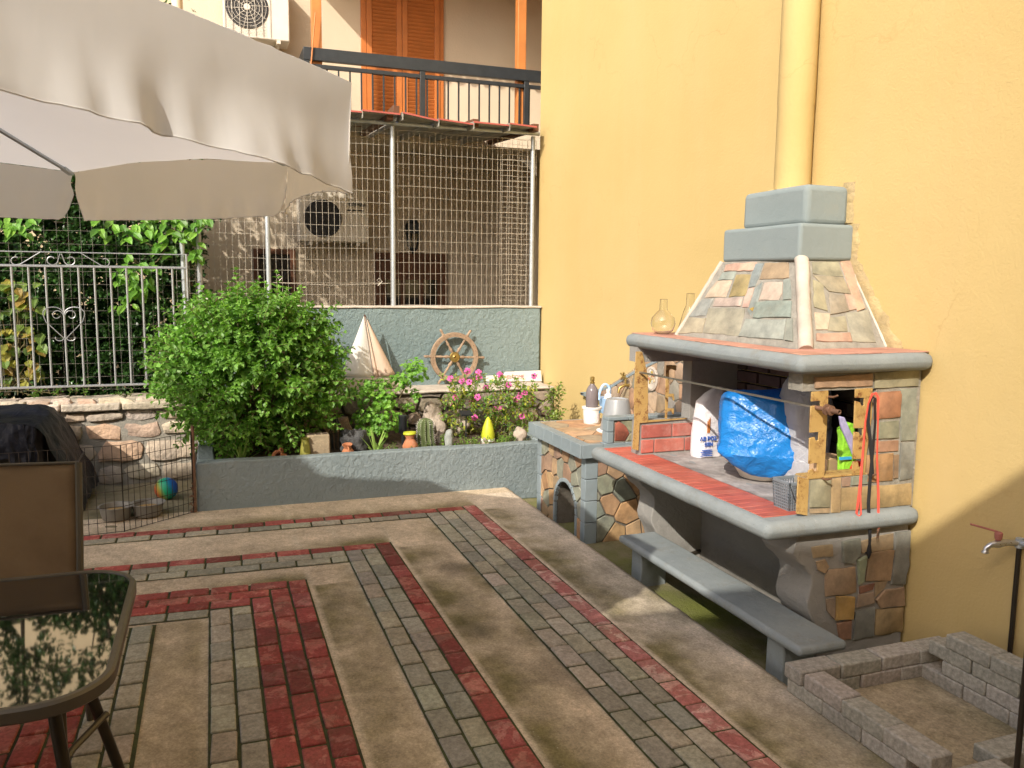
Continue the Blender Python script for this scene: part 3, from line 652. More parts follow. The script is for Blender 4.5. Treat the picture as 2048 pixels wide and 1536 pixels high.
# --- upper slab
g = MB(); g.box((2.83,WY+.004,1.272), (4.42,-2.315,1.352)); o = g.build('hood_slab', MT['grey_paint'], t, bevel=.039, seg=5); roughen(o, .003, 8, 4, size=.2)
g = MB(); rng = random.Random(8)
for k in range(11):
    xx = 2.88+k*.14; g.box((xx+.003,-2.52,1.3515), (xx+.137,-2.362,1.3565), jit((1,1,1), .1))
for k in range(4): g.box((2.875,-2.53-k*.135-.13,1.3515), (3.14,-2.53-k*.135,1.3565), jit((1,1,1), .1))
for k in range(4): g.box((4.1,-2.53-k*.135-.13,1.3515), (4.39,-2.53-k*.135,1.3565), jit((1,1,1), .1))
g.build('slab_tile', MT['roof_tile'], t, bevel=.002, seg=1)
# --- hood
B = [Vector((4.15,-2.51,1.353)), Vector((3.115,-2.575,1.353)), Vector((3.168,WY,1.353)), Vector((4.15,WY,1.353))]
tl = at(1452,528.7, Y=-2.755)
T = [Vector((tl.x,-2.755,1.775)), Vector((3.411,-2.765,1.775)), Vector((3.411,WY,1.775)), Vector((tl.x,WY,1.775))]
nq = (B[1]-T[1]).cross(T[2]-T[1]); B[2].x = B[1].x-(nq.y*(WY-B[1].y))/nq.x; nq = (B[0]-B[1]).cross(T[1]-B[1]); T[0].y = T[1].y-(nq.x*(T[0].x-T[1].x))/nq.y
g = MB(); g.loft([B, T]); g.build('hood', MT['mortar'], t)
fn = (B[0]-B[1]).cross(T[1]-B[1]).normalized(); fn = fn if fn.y > 0 else -fn
nn = (B[2]-B[1]).cross(T[1]-B[1]).normalized(); nn = nn if nn.x < 0 else -nn
fr = [(((445,632),(648,618),(636,672),(432,680)),(.60,.40,.31)),(((420,686),(512,682),(488,735),(392,738)),(.34,.39,.36)),(((700,622),(862,622),(862,724),(668,732)),(.40,.31,.20)),(((512,697),(608,697),(572,842),(466,848)),(.44,.36,.17)),(((378,740),(482,738),(442,850),(300,852)),(.64,.53,.41)),(((645,632),(695,622),(640,775),(596,790),(618,690)),(.31,.36,.355)),(((700,752),(822,745),(816,830),(790,868),(664,872)),(.66,.54,.44)),(((830,735),(872,730),(882,860),(824,868),(826,790)),(.33,.37,.345)),(((640,790),(688,745),(655,872),(610,980),(592,940)),(.35,.39,.37)),(((592,796),(632,786),(588,920),(550,922)),(.60,.43,.36)),(((372,860),(556,848),(538,915),(352,910)),(.54,.43,.38)),(((288,862),(362,858),(308,975),(192,980)),(.37,.40,.37)),(((190,988),(310,992),(285,1085),(118,1095)),(.42,.37,.28)),(((325,925),(572,925),(528,1110),(292,1088)),(.395,.37,.30)),(((642,882),(880,875),(876,985),(622,990)),(.31,.37,.335)),(((575,998),(845,1000),(828,1138),(528,1112)),(.37,.395,.36)),(((855,1000),(888,995),(892,1150),(838,1140)),(.33,.35,.31)),(((598,925),(632,922),(622,948)),(.62,.42,.10))]
nr = [(((1012,615),(1190,612),(1225,715),(1020,695)),(.41,.39,.29)),(((1200,612),(1262,608),(1365,930),(1315,945)),(.60,.41,.30)),(((1020,705),(1220,722),(1278,832),(1125,815)),(.42,.385,.28)),(((1020,730),(1085,760),(1118,945),(1025,920)),(.42,.385,.26)),(((1128,825),(1230,840),(1258,945),(1135,970)),(.42,.37,.29)),(((1228,832),(1290,842),(1312,935),(1265,945)),(.52,.38,.30)),(((1028,955),(1135,960),(1115,1072),(1042,1070)),(.68,.57,.43)),(((1130,985),(1235,975),(1255,1085),(1122,1078)),(.40,.37,.28)),(((1245,960),(1385,935),(1440,1150),(1285,1150)),(.37,.36,.29)),(((1042,1095),(1268,1088),(1282,1148),(1042,1146)),(.56,.37,.28))]
g = MB(); slabs(g, [(z6, p, c) for p, c in fr], B[1], fn, .006, .003); slabs(g, [(z6, p, c) for p, c in nr], B[1], nn, .006, .003); g.build('stone_facing', MT['stone'], t, smooth=True)
for pa, pb_, ra in ((B[1], T[1], .034), (B[0]+Vector((-.005,0,0)), T[0], .013), (B[2]+Vector((.01,.012,0)), T[2]+Vector((.01,.012,0)), .013)):
    g = MB(); g.tube([pa.lerp(pb_, i/16) for i in range(17)], ra, 14); o = g.build('corner_bead', MT['white_cement'], t, smooth=True); roughen(o, .005, 25)
g = MB()
def seam(a, b, n=60, w=.022, sd=0):
    rings = []
    for i in range(n+1):
        p = a.lerp(b, i/n); r = w*(1+.7*noise.noise(Vector((i*.12, sd, 0)))+.25*noise.noise(Vector((i*.5, sd, 4))))
        rings.append([Vector((p.x-r*1.7,WY-.004,p.z)), Vector((p.x-r,WY+.006,p.z)), Vector((p.x+.01,WY+.016,p.z)), Vector((p.x+.04,WY+.012,p.z)), Vector((p.x+.04,WY-.004,p.z))])
    g.loft(rings)
seam(B[2]+Vector((-.03,0,0)), T[2]+Vector((-.01,0,0)), 60, .03, 1); seam(Vector((3.395,WY,1.775)), Vector((3.395,WY,1.96)), 26, .02, 2); seam(Vector((3.44,WY,1.965)), Vector((3.44,WY,2.17)), 26, .018, 3)
g.build('plaster_seam', MT['mortar_yellow'], t, smooth=True)
l2 = at(1487,380, Y=-2.80)
g = MB(); g.box((3.395,WY,1.772), (tl.x+.01,-2.735,1.955)); o = g.build('hood_cap', MT['cap_paint'], t, bevel=.018, seg=4); roughen(o, .004, 3, size=.1)
g = MB(); g.box((3.44,WY,1.95), (l2.x,-2.80,2.15)); o = g.build('hood_cap', MT['cap_paint'], t, bevel=.03, seg=4); roughen(o, .004, 3, 2, size=.1)
pc = at(1584,370, Y=-2.965); pr = .095
g = MB(); g.lathe([(pr,2.12),(pr,2.6),(pr+.002,2.61),(pr+.001,3.4),(pr,4.6)], (pc.x,pc.y+.0,0), 32); g.build('flue_pipe', MT['yellow'], t, smooth=True)
g = MB(); pts = [(pc.x-pr*math.cos(a)*1.25*rnd(.9,1.1), pc.y+pr*math.sin(a)*1.1*rnd(.9,1.1), 2.15) for a in [i*.35 for i in range(19)]]
g.tube(pts, .014, 6, closed=True); o = g.build('mortar_collar', MT['yellow'], t); roughen(o, .01, 40)

# skewer, hooks
sk = thing('rotisserie_skewer', 'long square steel rotisserie skewer resting on the brackets with a round handle bush', 'skewer', (2.8,-2.46,1.1))
a = at(*z4(260,285), X=FX-.02); b = at(*z5(300,305), X=NX0-.01); dd = (b-a).normalized()
g = MB(); g.tube([a-dd*.05, b+dd*.03], .0065, 4); g.build('rod', MT['steel'], sk)
g = MB(); g.lathe([(.010,-.02),(.010,.05),(.025,.052),(.025,.058),(.013,.06),(.013,.075),(.022,.077),(.022,.083),(.011,.085),(.011,.125),(.008,.126),(.008,.10)], b, 16, dd, cap=False); g.build('bush', MT['rust'], sk, smooth=True)
for k, (q, l) in enumerate((((345,878),.05),((395,216),.05),((712,845),.045))):
    p = at(*z5(*q), X=NX0-.006); g = MB(); g.tube([p+Vector((.01,0,0)), p+Vector((-l*.6,0,.002)), p+Vector((-l,-.004,.012))], [.005,.005,.004], 6); g.build('hook', MT['rust'], bbq, smooth=True)
g = MB(); p = at(*z7b(612,552), Y=-2.83); p.y = -2.74
g.tube([p+Vector((0,-.1,.02)), p, p+Vector((0,.05,-.03))], .013, 8); g.build('drain_stub', MT['frame_dark'], bbq, smooth=True)

# ================================================================ STONE SIDE COUNTER
t = sc = thing('stone_side_counter', 'small stone clad counter with an arched niche beside the barbecue', 'counter', (5.3,-2.7,ZL))
CXn, CXf, CYf = 4.86, 5.82, -2.25
g = MB(); g.box((CXn+.06,WY+.01,ZL), (CXf-.05,CYf-.08,.497)); base = g.build('base', MT['dark_mortar'], t)
aL = at(1113,1040, Y=CYf-.08).x; aR = at(1153,1075, Y=CYf-.08).x; ap = at(1122,957, Y=CYf-.08).z
acx = (aL+aR)/2; ar = abs(aL-aR)/2; asp = ap-ar*1.05
cut = MB(); pr_ = [(acx+ar, ZL-.2)]+[(acx+ar*math.cos(a), asp+ar*1.05*math.sin(a)) for a in [i*math.pi/16 for i in range(17)]]+[(acx-ar, ZL-.2)]
cut.prism(pr_, 'y', CYf+.2, -2.95); 
def boolean(o, cutmb):
    c = cutmb.build('cutter', MT['dark'], None); m = o.modifiers.new('bool', 'BOOLEAN'); m.object = c; m.solver = 'EXACT'
    dg = bpy.context.evaluated_depsgraph_get(); me = D.meshes.new_from_object(o.evaluated_get(dg)); old = o.data; o.modifiers.clear(); o.data = me; D.objects.remove(c)
cut2 = MB(); cut2.v = [(x-WORLD[base.name].x+0, y-WORLD[base.name].y, z-WORLD[base.name].z) for x, y, z in cut.v]; cut2.f = cut.f; cut2.c = cut.c
bpy.context.view_layer.update()
c3 = MB(); c3.v = cut.v; c3.f = cut.f; c3.c = cut.c; boolean(base, c3)
rng = random.Random(21); g = MB()
def face_x(q, X, th, col):
    c = (sum(p[0] for p in q)/len(q), sum(p[1] for p in q)/len(q))
    g.loft([[(X+.004,a,b) for a, b in q], [(X-th*.8,a,b) for a, b in q], [(X-th,c[0]+(a-c[0])*.97,c[1]+(b-c[1])*.97) for a, b in q]], True, col)
def face_y(q, Y, th, col, mb=None):
    c = (sum(p[0] for p in q)/len(q), sum(p[1] for p in q)/len(q))
    (mb or g).loft([[(a,Y-.004,b) for a, b in q], [(a,Y+th*.8,b) for a, b in q], [(c[0]+(a-c[0])*.97,Y+th,c[1]+(b-c[1])*.97) for a, b in q]], True, col)
SC2 = [(.46,.29,.15),(.50,.33,.17),(.30,.32,.26),(.42,.27,.16),(.33,.33,.27),(.27,.29,.25),(.48,.34,.2),(.38,.25,.18)]
for q in crazy([(-3.05,ZL),(-2.40,ZL),(-2.40,.495),(-3.05,.495)], .14, .012, rng): face_x(wob(q, .003, rng, .06), CXn+.06, .012, jit(rng.choice(SC2)))
g.build('stone_facing', MT['stone'], t, smooth=True)
g = MB()
for q in crazy([(CXn+.12,ZL),(CXf-.1,ZL),(CXf-.1,.495),(CXn+.12,.495)], .12, .012, rng): face_y(wob(q, .003, rng, .06), CYf-.08, .012, jit(rng.choice(SC2)))
o = g.build('stone_facing', MT['stone'], t, smooth=True); bpy.context.view_layer.update()
c3 = MB(); k = 1.14; pr3 = [(acx+ar*k, ZL-.2)]+[(acx+ar*k*math.cos(a), asp+ar*1.05*k*math.sin(a)) for a in [i*math.pi/16 for i in range(17)]]+[(acx-ar*k, ZL-.2)]
c3.prism(pr3, 'y', CYf+.2, -2.5); boolean(o, c3)
g = MB(); n = 13
for i in range(n):
    a0, a1 = math.pi*i/n+.012, math.pi*(i+1)/n-.012; r0, r1 = ar, ar*1.15
    q = [(acx+r0*math.cos(a0), asp+r0*1.05*math.sin(a0)),(acx+r1*math.cos(a0), asp+r1*1.05*math.sin(a0)),(acx+r1*math.cos(a1), asp+r1*1.05*math.sin(a1)),(acx+r0*math.cos(a1), asp+r0*1.05*math.sin(a1))]
    g.prism(q, 'y', CYf-.09, CYf-.06)
for s in (1, -1):
    z = asp
    while z > ZL: g.box((acx+s*ar*1.075-ar*.075,CYf-.09,max(ZL,z-.1)), (acx+s*ar*1.075+ar*.075,CYf-.06,z-.004)); z -= .1
g.build('arch_trim', MT['grey_tile'], t, bevel=.003)
for cx_, cy_ in ((CXn+.085,CYf-.095),(CXf-.075,CYf-.095)):
    z = ZL; g = MB()
    while z < .49: g.box((cx_-.035,cy_-.06,z+.002), (cx_+.035,cy_+.033,min(.494,z+.15)-.002)); z += .15
    g.build('corner_tile', MT['grey_tile'], t, bevel=.004)
g = MB(); g.box((CXn+.012,WY+.012,.5), (CXf-.012,CYf-.012,.584)); g.build('top_slab', MT['mortar'], t)
g = MB(); n = 6
for i in range(n):
    a, b = CXn+(CXf-CXn)*i/n, CXn+(CXf-CXn)*(i+1)/n; g.box((a+.0015,CYf-.012,.496), (b-.0015,CYf,.59)); g.box((a+.0015,CYf-.075,.584), (b-.0015,CYf-.0125,.59))
for i in range(5):
    a, b = WY+.012+(CYf-.0125-WY-.012)*i/5, WY+.012+(CYf-.0125-WY-.012)*(i+1)/5; g.box((CXn,a+.0015,.496), (CXn+.012,b-.0015,.589)); g.box((CXf-.012,a+.0015,.496), (CXf,b-.0015,.589))
    if i < 4: g.box((CXn+.0125,a+.0015,.584), (CXn+.07,b-.0015,.5895))
g.build('edge_tile', MT['grey_tile'], t, bevel=.003)
g = MB()
for q in crazy([(CXn+.075,-3.05),(CXf-.02,-3.05),(CXf-.02,CYf-.08),(CXn+.075,CYf-.08)], .17, .008, rng):
    c = jit(rng.choice([(.58,.35,.19),(.62,.42,.25),(.55,.33,.18),(.48,.38,.26),(.60,.38,.2)]), .08); g.loft([[(a,b,.584) for a, b in q],[(a,b,.5895) for a, b in q]], True, c)
g.build('top_stone', MT['stone'], t)
# back panel on the yellow wall
PY = WY+.035
px_ = [(1113,792),(1163,788),(1186,786),(1226,773),(1273,744),(1345,708)]
tp = [(at(a,b, Y=PY).x, at(a,b, Y=PY).z) for a, b in px_]; tp[0] = (min(tp[0][0],CXf-.01), tp[1][1]); x_end = 4.42
tp = [p for p in tp if p[0] > x_end]; 
sl = tp[-1]; tp.append((x_end, sl[1]+(sl[0]-x_end)*.62))
poly = tp+[(x_end,.586),(tp[0][0],.586)]
g = MB(); g.prism(poly, 'y', WY, PY); g.build('back_panel', MT['mortar'], t)
g = MB(); rng = random.Random(14)
reg = [(p[0]*.995+.02, p[1]-.03) for p in tp]+[(x_end+.01,.592),(tp[0][0]-.03,.592)]
for q in crazy([(x_end+.01,.592),(tp[0][0]-.035,.592),(tp[0][0]-.035,tp[0][1]-.025),(tp[2][0],tp[2][1]-.03),(x_end+.01,tp[-1][1]-.03)], .13, .010, rng): face_y(wob(q, .003, rng, .06), PY, .008, jit(rng.choice([(.50,.33,.22),(.52,.38,.28),(.46,.30,.2),(.34,.33,.28),(.48,.37,.26)])))
g.build('stone_facing', MT['stone'], t, smooth=True)
g = MB()
for i in range(len(tp)-1):
    a, b = Vector((tp[i][0],0,tp[i][1])), Vector((tp[i+1][0],0,tp[i+1][1])); L = (b-a).length
    if L < .02: continue
    n = max(1, round(L/.16)); dv = (b-a)/n
    for k in range(n):
        c = a+dv*(k+.5); g.obox((c.x,(WY+PY)/2+.004,c.z+.004), dv, (0,1,0), dv.length/2-.0015, .026, .012)
g.box((tp[0][0]-.03,WY+.001,.59), (tp[0][0],PY+.012,tp[0][1]-.01)); g.build('panel_coping', MT['grey_tile'], t, bevel=.003)
md = at(*z4(425,365), Y=PY)
g = MB(); g.lathe([(.085,0),(.09,.012),(.075,.016),(.07,.012),(.0,.012)], (md.x,PY+.004,md.z), 28, (0,1,0)); g.build('medallion', MT['white_cement'], t, smooth=True)
g = MB()
for k in range(14):
    a = k*2.4; r = .012*math.sqrt(k+.5)*1.15; g.lathe([(.012,0),(.012,.006),(.004,.009)], (md.x+r*math.cos(a),PY+.014,md.z+.012+r*math.sin(a)), 8, (0,1,0), jit([(.75,.6,.4),(.6,.25,.12),(.5,.36,.1),(.7,.7,.66)][k % 4], .1))
g.build('medallion_bead', MT['stone'], t, smooth=True)
# near parapet
ty = at(*zc(1040,540,2.742)(482,800), X=CXn+.0).y
g = MB(); g.box((CXn+.012,WY+.04,.59), (CXn+.07,ty-.03,.742)); g.build('parapet', MT['mortar'], t)
g = MB(); g.box((CXn-.002,ty-.045,.591), (CXn+.08,ty,.664)); g.box((CXn-.002,ty-.045,.667), (CXn+.08,ty,.742))
yy = ty
while yy > -3.0: g.box((CXn-.006,yy-.15,.743), (CXn+.085,yy-.002,.765)); yy -= .152
g.build('parapet_tile', MT['grey_tile'], t, bevel=.003)
g = MB(); q1 = [(ty-.06,.605),(ty-.06,.72),(ty-.085,.735),(ty-.14,.70),(ty-.165,.65),(ty-.135,.6)]
def fx(q, col): face_x(q, CXn+.012, .008, col)
fx(q1, (.42,.13,.085)); fx([(ty-.10,.735),(ty-.24,.735),(ty-.25,.66),(ty-.17,.66)], (.33,.33,.22)); fx([(ty-.15,.6),(ty-.175,.645),(ty-.26,.645),(ty-.26,.6)], (.36,.34,.23))
yy = ty-.27
while yy > -3.0: fx([(yy,.605),(yy,.73),(yy-.12,.735),(yy-.125,.602)], jit((.38,.3,.2))); yy -= .135
g.build('stone_facing', MT['stone'], t, smooth=True)
# bronze tap above the sink
p = at(1260,770, Y=PY)
g = MB(); g.tube([(p.x,PY,p.z), (p.x,PY+.05,p.z), (p.x,PY+.09,p.z-.02), (p.x,PY+.1,p.z-.06)], [.012,.012,.012,.010], 10)
g.tube([(p.x,PY+.04,p.z), (p.x,PY+.04,p.z+.05)], .008, 8); g.tube([(p.x-.03,PY+.04,p.z+.055), (p.x+.03,PY+.04,p.z+.06)], .006, 6)
q_ = at(1253,752, Y=PY); g.tube([(q_.x,PY,q_.z),(q_.x,PY+.03,q_.z)], .01, 8)
for k in range(4): g.tube([(q_.x,PY+.03,q_.z),(q_.x+.035*math.cos(k*1.57+.6),PY+.035,q_.z+.035*math.sin(k*1.57+.6))], [.006,.008], 6)
g.build('tap', MT['brass'], t, smooth=True)

# ================================================================ BENCH
t = thing('cement_bench', 'long low grey painted cement bench in front of the barbecue', 'bench', (3.5,-2.37,ZL))
g = MB(); g.box((2.66,-2.50,.105), (4.30,-2.25,.15)); o = g.build('seat', MT['grey_paint'], t, bevel=.018, seg=3); roughen(o, .003, 6, 9, size=.2)
for x in (2.82, 4.10):
    g = MB(); g.box((x,-2.47,ZL-.02), (x+.12,-2.30,.107)); o = g.build('leg', MT['grey_paint'], t, bevel=.008); roughen(o, .003, 9, size=.1)
# ================================================================ THINGS ON THE BARBECUE
HZ = .637
def ringloft(mb, c, rings, n=40, amp=.0, sc=8, seed=0, col=None, p=2.6, cap=True):
    """rings: (z, rx, ry, dx, dy) superellipses, crumpled by noise"""
    out = []
    for z, rx, ry, dx, dy in rings:
        r = []
        for j in range(n):
            a = 2*math.pi*j/n; ca, sa = math.cos(a), math.sin(a); k = (abs(ca)**p+abs(sa)**p)**(-1/p)
            v = Vector((c[0]+dx+rx*k*ca, c[1]+dy+ry*k*sa, z)); q = noise.noise_vector(v*sc+Vector((seed,seed,seed)))+.5*noise.noise_vector(v*sc*2.7)
            r.append(v+q*amp*(.3 if z <= rings[0][0]+1e-6 else 1))
        out.append(r)
    mb.loft(out, cap, col); return mb
bc = at(1512,962, Z=HZ)
t = thing('washing_up_basin', 'cream plastic basin on the barbecue hearth, holding a big blue bag', 'basin', (bc.x+.08,bc.y-.10,HZ)); c = WORLD[t.name]
g = MB(); g.lathe([(.0,.001),(.118,.001),(.125,.012),(.165,.075),(.20,.088),(.203,.096),(.195,.097),(.16,.084),(.118,.014),(0,.012)], c, 40, cap=False); g.build('bowl', MT['cream_plastic'], t, smooth=True)
g = MB(); rings = []; fx = Vector((-.80,.60,0)).normalized(); sx = Vector((.60,.80,0)).normalized()      # front of the bag faces the yard
for i in range(30):
    u = i/29; k = min(1, u/.24); w = .075+.155*k**.8; dp_ = .075+.085*k**.8; e = 1-max(0, (u-.93)/.07)**2*.25; r = []
    for j in range(84):
        a = 2*math.pi*j/84; ca, sa = math.cos(a), math.sin(a); q = (abs(ca)**5+abs(sa)**5)**-.2
        v = Vector((c.x-.01,c.y-.0,HZ+.055+u*.395))+sx*(w*q*sa*e)+fx*(dp_*q*ca*e)+fx*(.10*(1-u))+Vector((0,0,.02*math.sin(j*.15)*u-.02*max(0,ca)*(1-k)))
        nz_ = noise.noise(v*6); rd = (1-abs(noise.noise(v*9+Vector((4,0,0))))*2); v += (sx*sa+fx*ca)*(.018*nz_+.012*rd*rd+.004*noise.noise(v*30))
        r.append(v)
    rings.append(r)
g.loft(rings)
o = setp(g.build('blue_bag', MT['blue_bag'], None, smooth=True, loc=(c.x,c.y,HZ+.06)), 'bright blue shiny plastic bag bulging out of the cream basin', 'bag')
pb = at(1391,915, Z=HZ)
t = thing('paper_carrier_bag', 'white printed carrier bag standing behind the blue bag', 'bag', (pb.x+.03,pb.y-.09,HZ)); c = WORLD[t.name]
g = MB(); ringloft(g, (c.x,c.y,0), [(HZ,.05,.09,0,0),(HZ+.02,.055,.092,0,0),(HZ+.14,.06,.09,.0,0),(HZ+.26,.05,.085,0,-.01),(HZ+.33,.04,.085,0,-.02),(HZ+.38,.03,.06,.01,-.05),(HZ+.41,.012,.03,.02,-.08)], 32, .012, 9, 5, p=4)
g.build('body', MT['paper'], t, smooth=True)
def text(s, size, mat, parent, origin, ux, uy, name='lettering', ext=.0012, bold=0):
    cu = D.curves.new(name, 'FONT'); cu.body = s; cu.size = size; cu.extrude = ext; cu.offset = bold; cu.resolution_u = 2
    ob = D.objects.new(name, cu); COL.objects.link(ob); dg = bpy.context.evaluated_depsgraph_get(); me = D.meshes.new_from_object(ob.evaluated_get(dg)); D.objects.remove(ob); D.curves.remove(cu)
    ux = Vector(ux).normalized(); uy = Vector(uy); uy = (uy-ux*uy.dot(ux)).normalized(); uz = ux.cross(uy); off = WORLD[parent.name] if parent else Vector()
    for v in me.vertices: v.co = Vector(origin)+ux*v.co.x+uy*v.co.y+uz*v.co.z-off
    me.materials.append(mat); o = D.objects.new(name, me); COL.objects.link(o)
    if parent: o.parent = parent; WORLD[o.name] = off
    return o
ox = c.x-.066
text('\u0391\u0392 \u03a1\u039f\u03a3', .032, MT['blue_print'], t, (ox,c.y+.088,HZ+.105), (0,-1,0), (0,0,1), bold=.001)
text('\u039e\u0395\u039d', .028, MT['blue_print'], t, (ox,c.y+.055,HZ+.072), (0,-1,0), (0,0,1), bold=.001)
g = MB()
for k in range(4): g.box((ox-.001,c.y-.0,HZ+.012+k*.011), (ox+.002,c.y+.08-.01*(k % 2),HZ+.0165+k*.011))
g.build('small_print', MT['blue_print'], t)
g = MB()
for k in range(3): g.box((ox-.001,c.y+.036-k*.007,HZ+.15), (ox+.004,c.y+.039-k*.007,HZ+.22+.01*k))
g.build('stripe', MT['timber'], t)
wc = Vector((3.36,-2.80,0)); g = MB()
ringloft(g, wc, [(HZ+.30,.13,.11,0,0),(HZ+.42,.15,.12,0,0),(HZ+.50,.12,.10,.01,0),(HZ+.56,.07,.06,.02,0),(HZ+.60,.03,.03,.02,0),(HZ+.63,.035,.03,.03,0)], 40, .02, 9, 8, p=2.2)
ringloft(g, wc, [(HZ,.12,.1,0,0),(HZ+.15,.13,.11,0,0),(HZ+.31,.13,.11,0,0)], 40, .012, 8, 2, p=2.2)
setp(g.build('milky_bag', MT['white_bag'], None, smooth=True, loc=(wc.x,wc.y,HZ)), 'translucent white plastic bag knotted behind the blue bag', 'bag')
g = MB(); g.obox((3.14,-2.76,HZ+.10), (1,.25,0), (0,1,0), .05, .075, .10); setp(g.build('cardboard_box', MT['card'], None, bevel=.003, loc=(3.14,-2.76,HZ)), 'plain brown cardboard box beside the blue bag', 'box')
t = thing('white_bowl', 'low white bowl behind the cream basin, near the opening', 'bowl', (3.15,-2.67,HZ)); g = MB(); g.lathe([(0,.001),(.06,.001),(.10,.05),(.104,.053),(.098,.053),(.058,.008),(0,.008)], (3.15,-2.66,HZ), 28, cap=False); g.build('bowl', MT['white_plastic'], t, smooth=True)
kb = at(1577,1022, Z=HZ); t = thing('perforated_basket', 'small grey perforated plastic basket tucked behind the corner iron', 'basket', (kb.x+.05,kb.y-.05,HZ)); c = WORLD[t.name]
g = MB(); hx, hy, hh = .06, .058, .125
for i in range(9):
    for s in (-1, 1):
        a = -1+2*i/8
        g.tube([(c.x+a*hx*.85,c.y+s*hy*.85,HZ),(c.x+a*hx,c.y+s*hy,HZ+hh)], .0028, 4); g.tube([(c.x+s*hx*.85,c.y+a*hy*.85,HZ),(c.x+s*hx,c.y+a*hy,HZ+hh)], .0028, 4)
for k in range(10):
    z = k/9; f = .85+.15*z; g.tube([(c.x-hx*f,c.y-hy*f,HZ+hh*z),(c.x+hx*f,c.y-hy*f,HZ+hh*z),(c.x+hx*f,c.y+hy*f,HZ+hh*z),(c.x-hx*f,c.y+hy*f,HZ+hh*z)], .003, 4, closed=True)
g.build('lattice', MT['grey_plastic'], t)
g = MB()
for a, b, d_, e in ((-1,-1,1,-1),(1,-1,1,1),(1,1,-1,1),(-1,1,-1,-1)): g.obox((c.x+(a+d_)/2*hx,c.y+(b+e)/2*hy,HZ+hh), (d_-a,e-b,0), (0,0,1), abs((d_-a)*hx+(e-b)*hy)/2+.004, .008, .004)
g.build('rim', MT['grey_plastic'], t, bevel=.002)
g = MB(); g.tube([(c.x-hx-.005,c.y+hy,HZ+hh-.01),(c.x-hx-.012,c.y+hy-.02,HZ+.06),(c.x-hx-.012,c.y+.01,HZ+.03),(c.x-hx-.006,c.y-hy,HZ+.028)], .002, 5); g.build('cord', MT['black_strap'], t)
gp = thing('snack_packet', 'crumpled lime green and lilac foil packet standing in the opening', 'packet', (3.04,-2.70,HZ+.165))
g = MB(); a = [z5(*q) for q in ((495,480),(560,420),(600,430),(620,700),(590,850),(495,845))]; pl = [(at(*q, X=3.03).y, at(*q, X=3.03).z) for q in a]
g.prism(wob(pl, .002, random.Random(1), .03), 'x', 3.02, 3.06); o = g.build('packet_body', MT['lime_print'], gp, bevel=.008); roughen(o, .008, 18, size=.03)
g = MB(); a = [z5(*q) for q in ((480,375),(520,380),(560,470),(600,560),(590,690),(540,560),(495,460))]; g.prism([(at(*q, X=3.01).y, at(*q, X=3.01).z) for q in a], 'x', 3.005, 3.018); o = g.build('folded_corner', MT['purple_print'], gp, bevel=.003); roughen(o, .005, 20)
g = MB(); a = [z5(*q) for q in ((560,790),(590,735),(655,720),(660,760),(600,800),(565,815))]; g.prism([(at(*q, X=3.0).y, at(*q, X=3.0).z) for q in a], 'x', 2.97, 3.0); o = g.build('red_label', MT['red_plastic'], gp, bevel=.004)
g = MB(); a = [z5(*q) for q in ((500,710),(590,705),(590,725),(500,732))]; g.prism([(at(*q, X=3.0).y, at(*q, X=3.0).z) for q in a], 'x', 3.008, 3.017); g.build('label', MT['label_blue'], gp)

def strap(name, label, mat, path, w, twist, cat, extra=None):
    p0 = path[0]; t = thing(name, label, cat, p0, 'dog leashes on the bracket'); g = MB(); r = []
    for i, p in enumerate(path):
        p = Vector(p); d = (Vector(path[min(i+1,len(path)-1)])-Vector(path[max(i-1,0)])).normalized(); s = d.cross(Vector((-1,.35*math.sin(i*twist),0))).normalized(); n = s.cross(d)
        r.append([p+s*w+n*.001, p-s*w+n*.001, p-s*w-n*.001, p+s*w-n*.001])
    g.loft(r); g.build('webbing', mat, t); return t
LX = NX0-.035
def L5(pts, dx=0): return [at(*z5(*q), X=LX-dx) for q in pts]
t = strap('red_dog_leash', 'coral red dog leash looped over the rusty bracket', MT['red_strap'], L5(((632,1180),(618,1160),(640,1000),(668,700),(690,420),(715,270),(745,195),(775,188),(795,225),(792,420),(785,700),(795,1000),(795,1280)), .005)[1:], .0055, 1.3, 'leash')
g = MB(); q = L5(((655,1165),(650,1000),(668,720)), .012); r_ = []
g.tube([L5(((622,1165),),.005)[0], L5(((636,1183),),.008)[0], L5(((655,1165),),.012)[0], *q[1:]], .004, 6); g.build('handle_loop', MT['red_strap'], t, smooth=True)
e = L5(((795,1280),), .005)[0]; g = MB(); g.tube([e, e+Vector((0,0,-.012))], .006, 8); g.tube([e+Vector((0,.0,-.012)),e+Vector((0,.005,-.03)),e+Vector((0,.004,-.045)),e+Vector((0,-.005,-.048)),e+Vector((0,-.006,-.035))], .0025, 6); g.build('snap_hook', MT['rust'], t, smooth=True)
t = strap('black_dog_leash', 'black webbing dog leash hanging below the counter rim', MT['black_strap'], L5(((750,850),(735,600),(712,420),(722,270),(745,215),(768,230),(770,420),(752,620),(730,860),(715,1080),(728,1340),(722,1440))), .0075, .9, 'leash')
e = L5(((722,1440),))[0]; g = MB(); g.lathe([(.004,.03),(.009,0),(.012,-.02),(.008,-.035),(.003,-.05)], e, 10); g.tube([e+Vector((0,.02,-.02)), e+Vector((0,-.01,-.022))], .004, 6); g.build('buckle', MT['black_strap'], t, smooth=True)

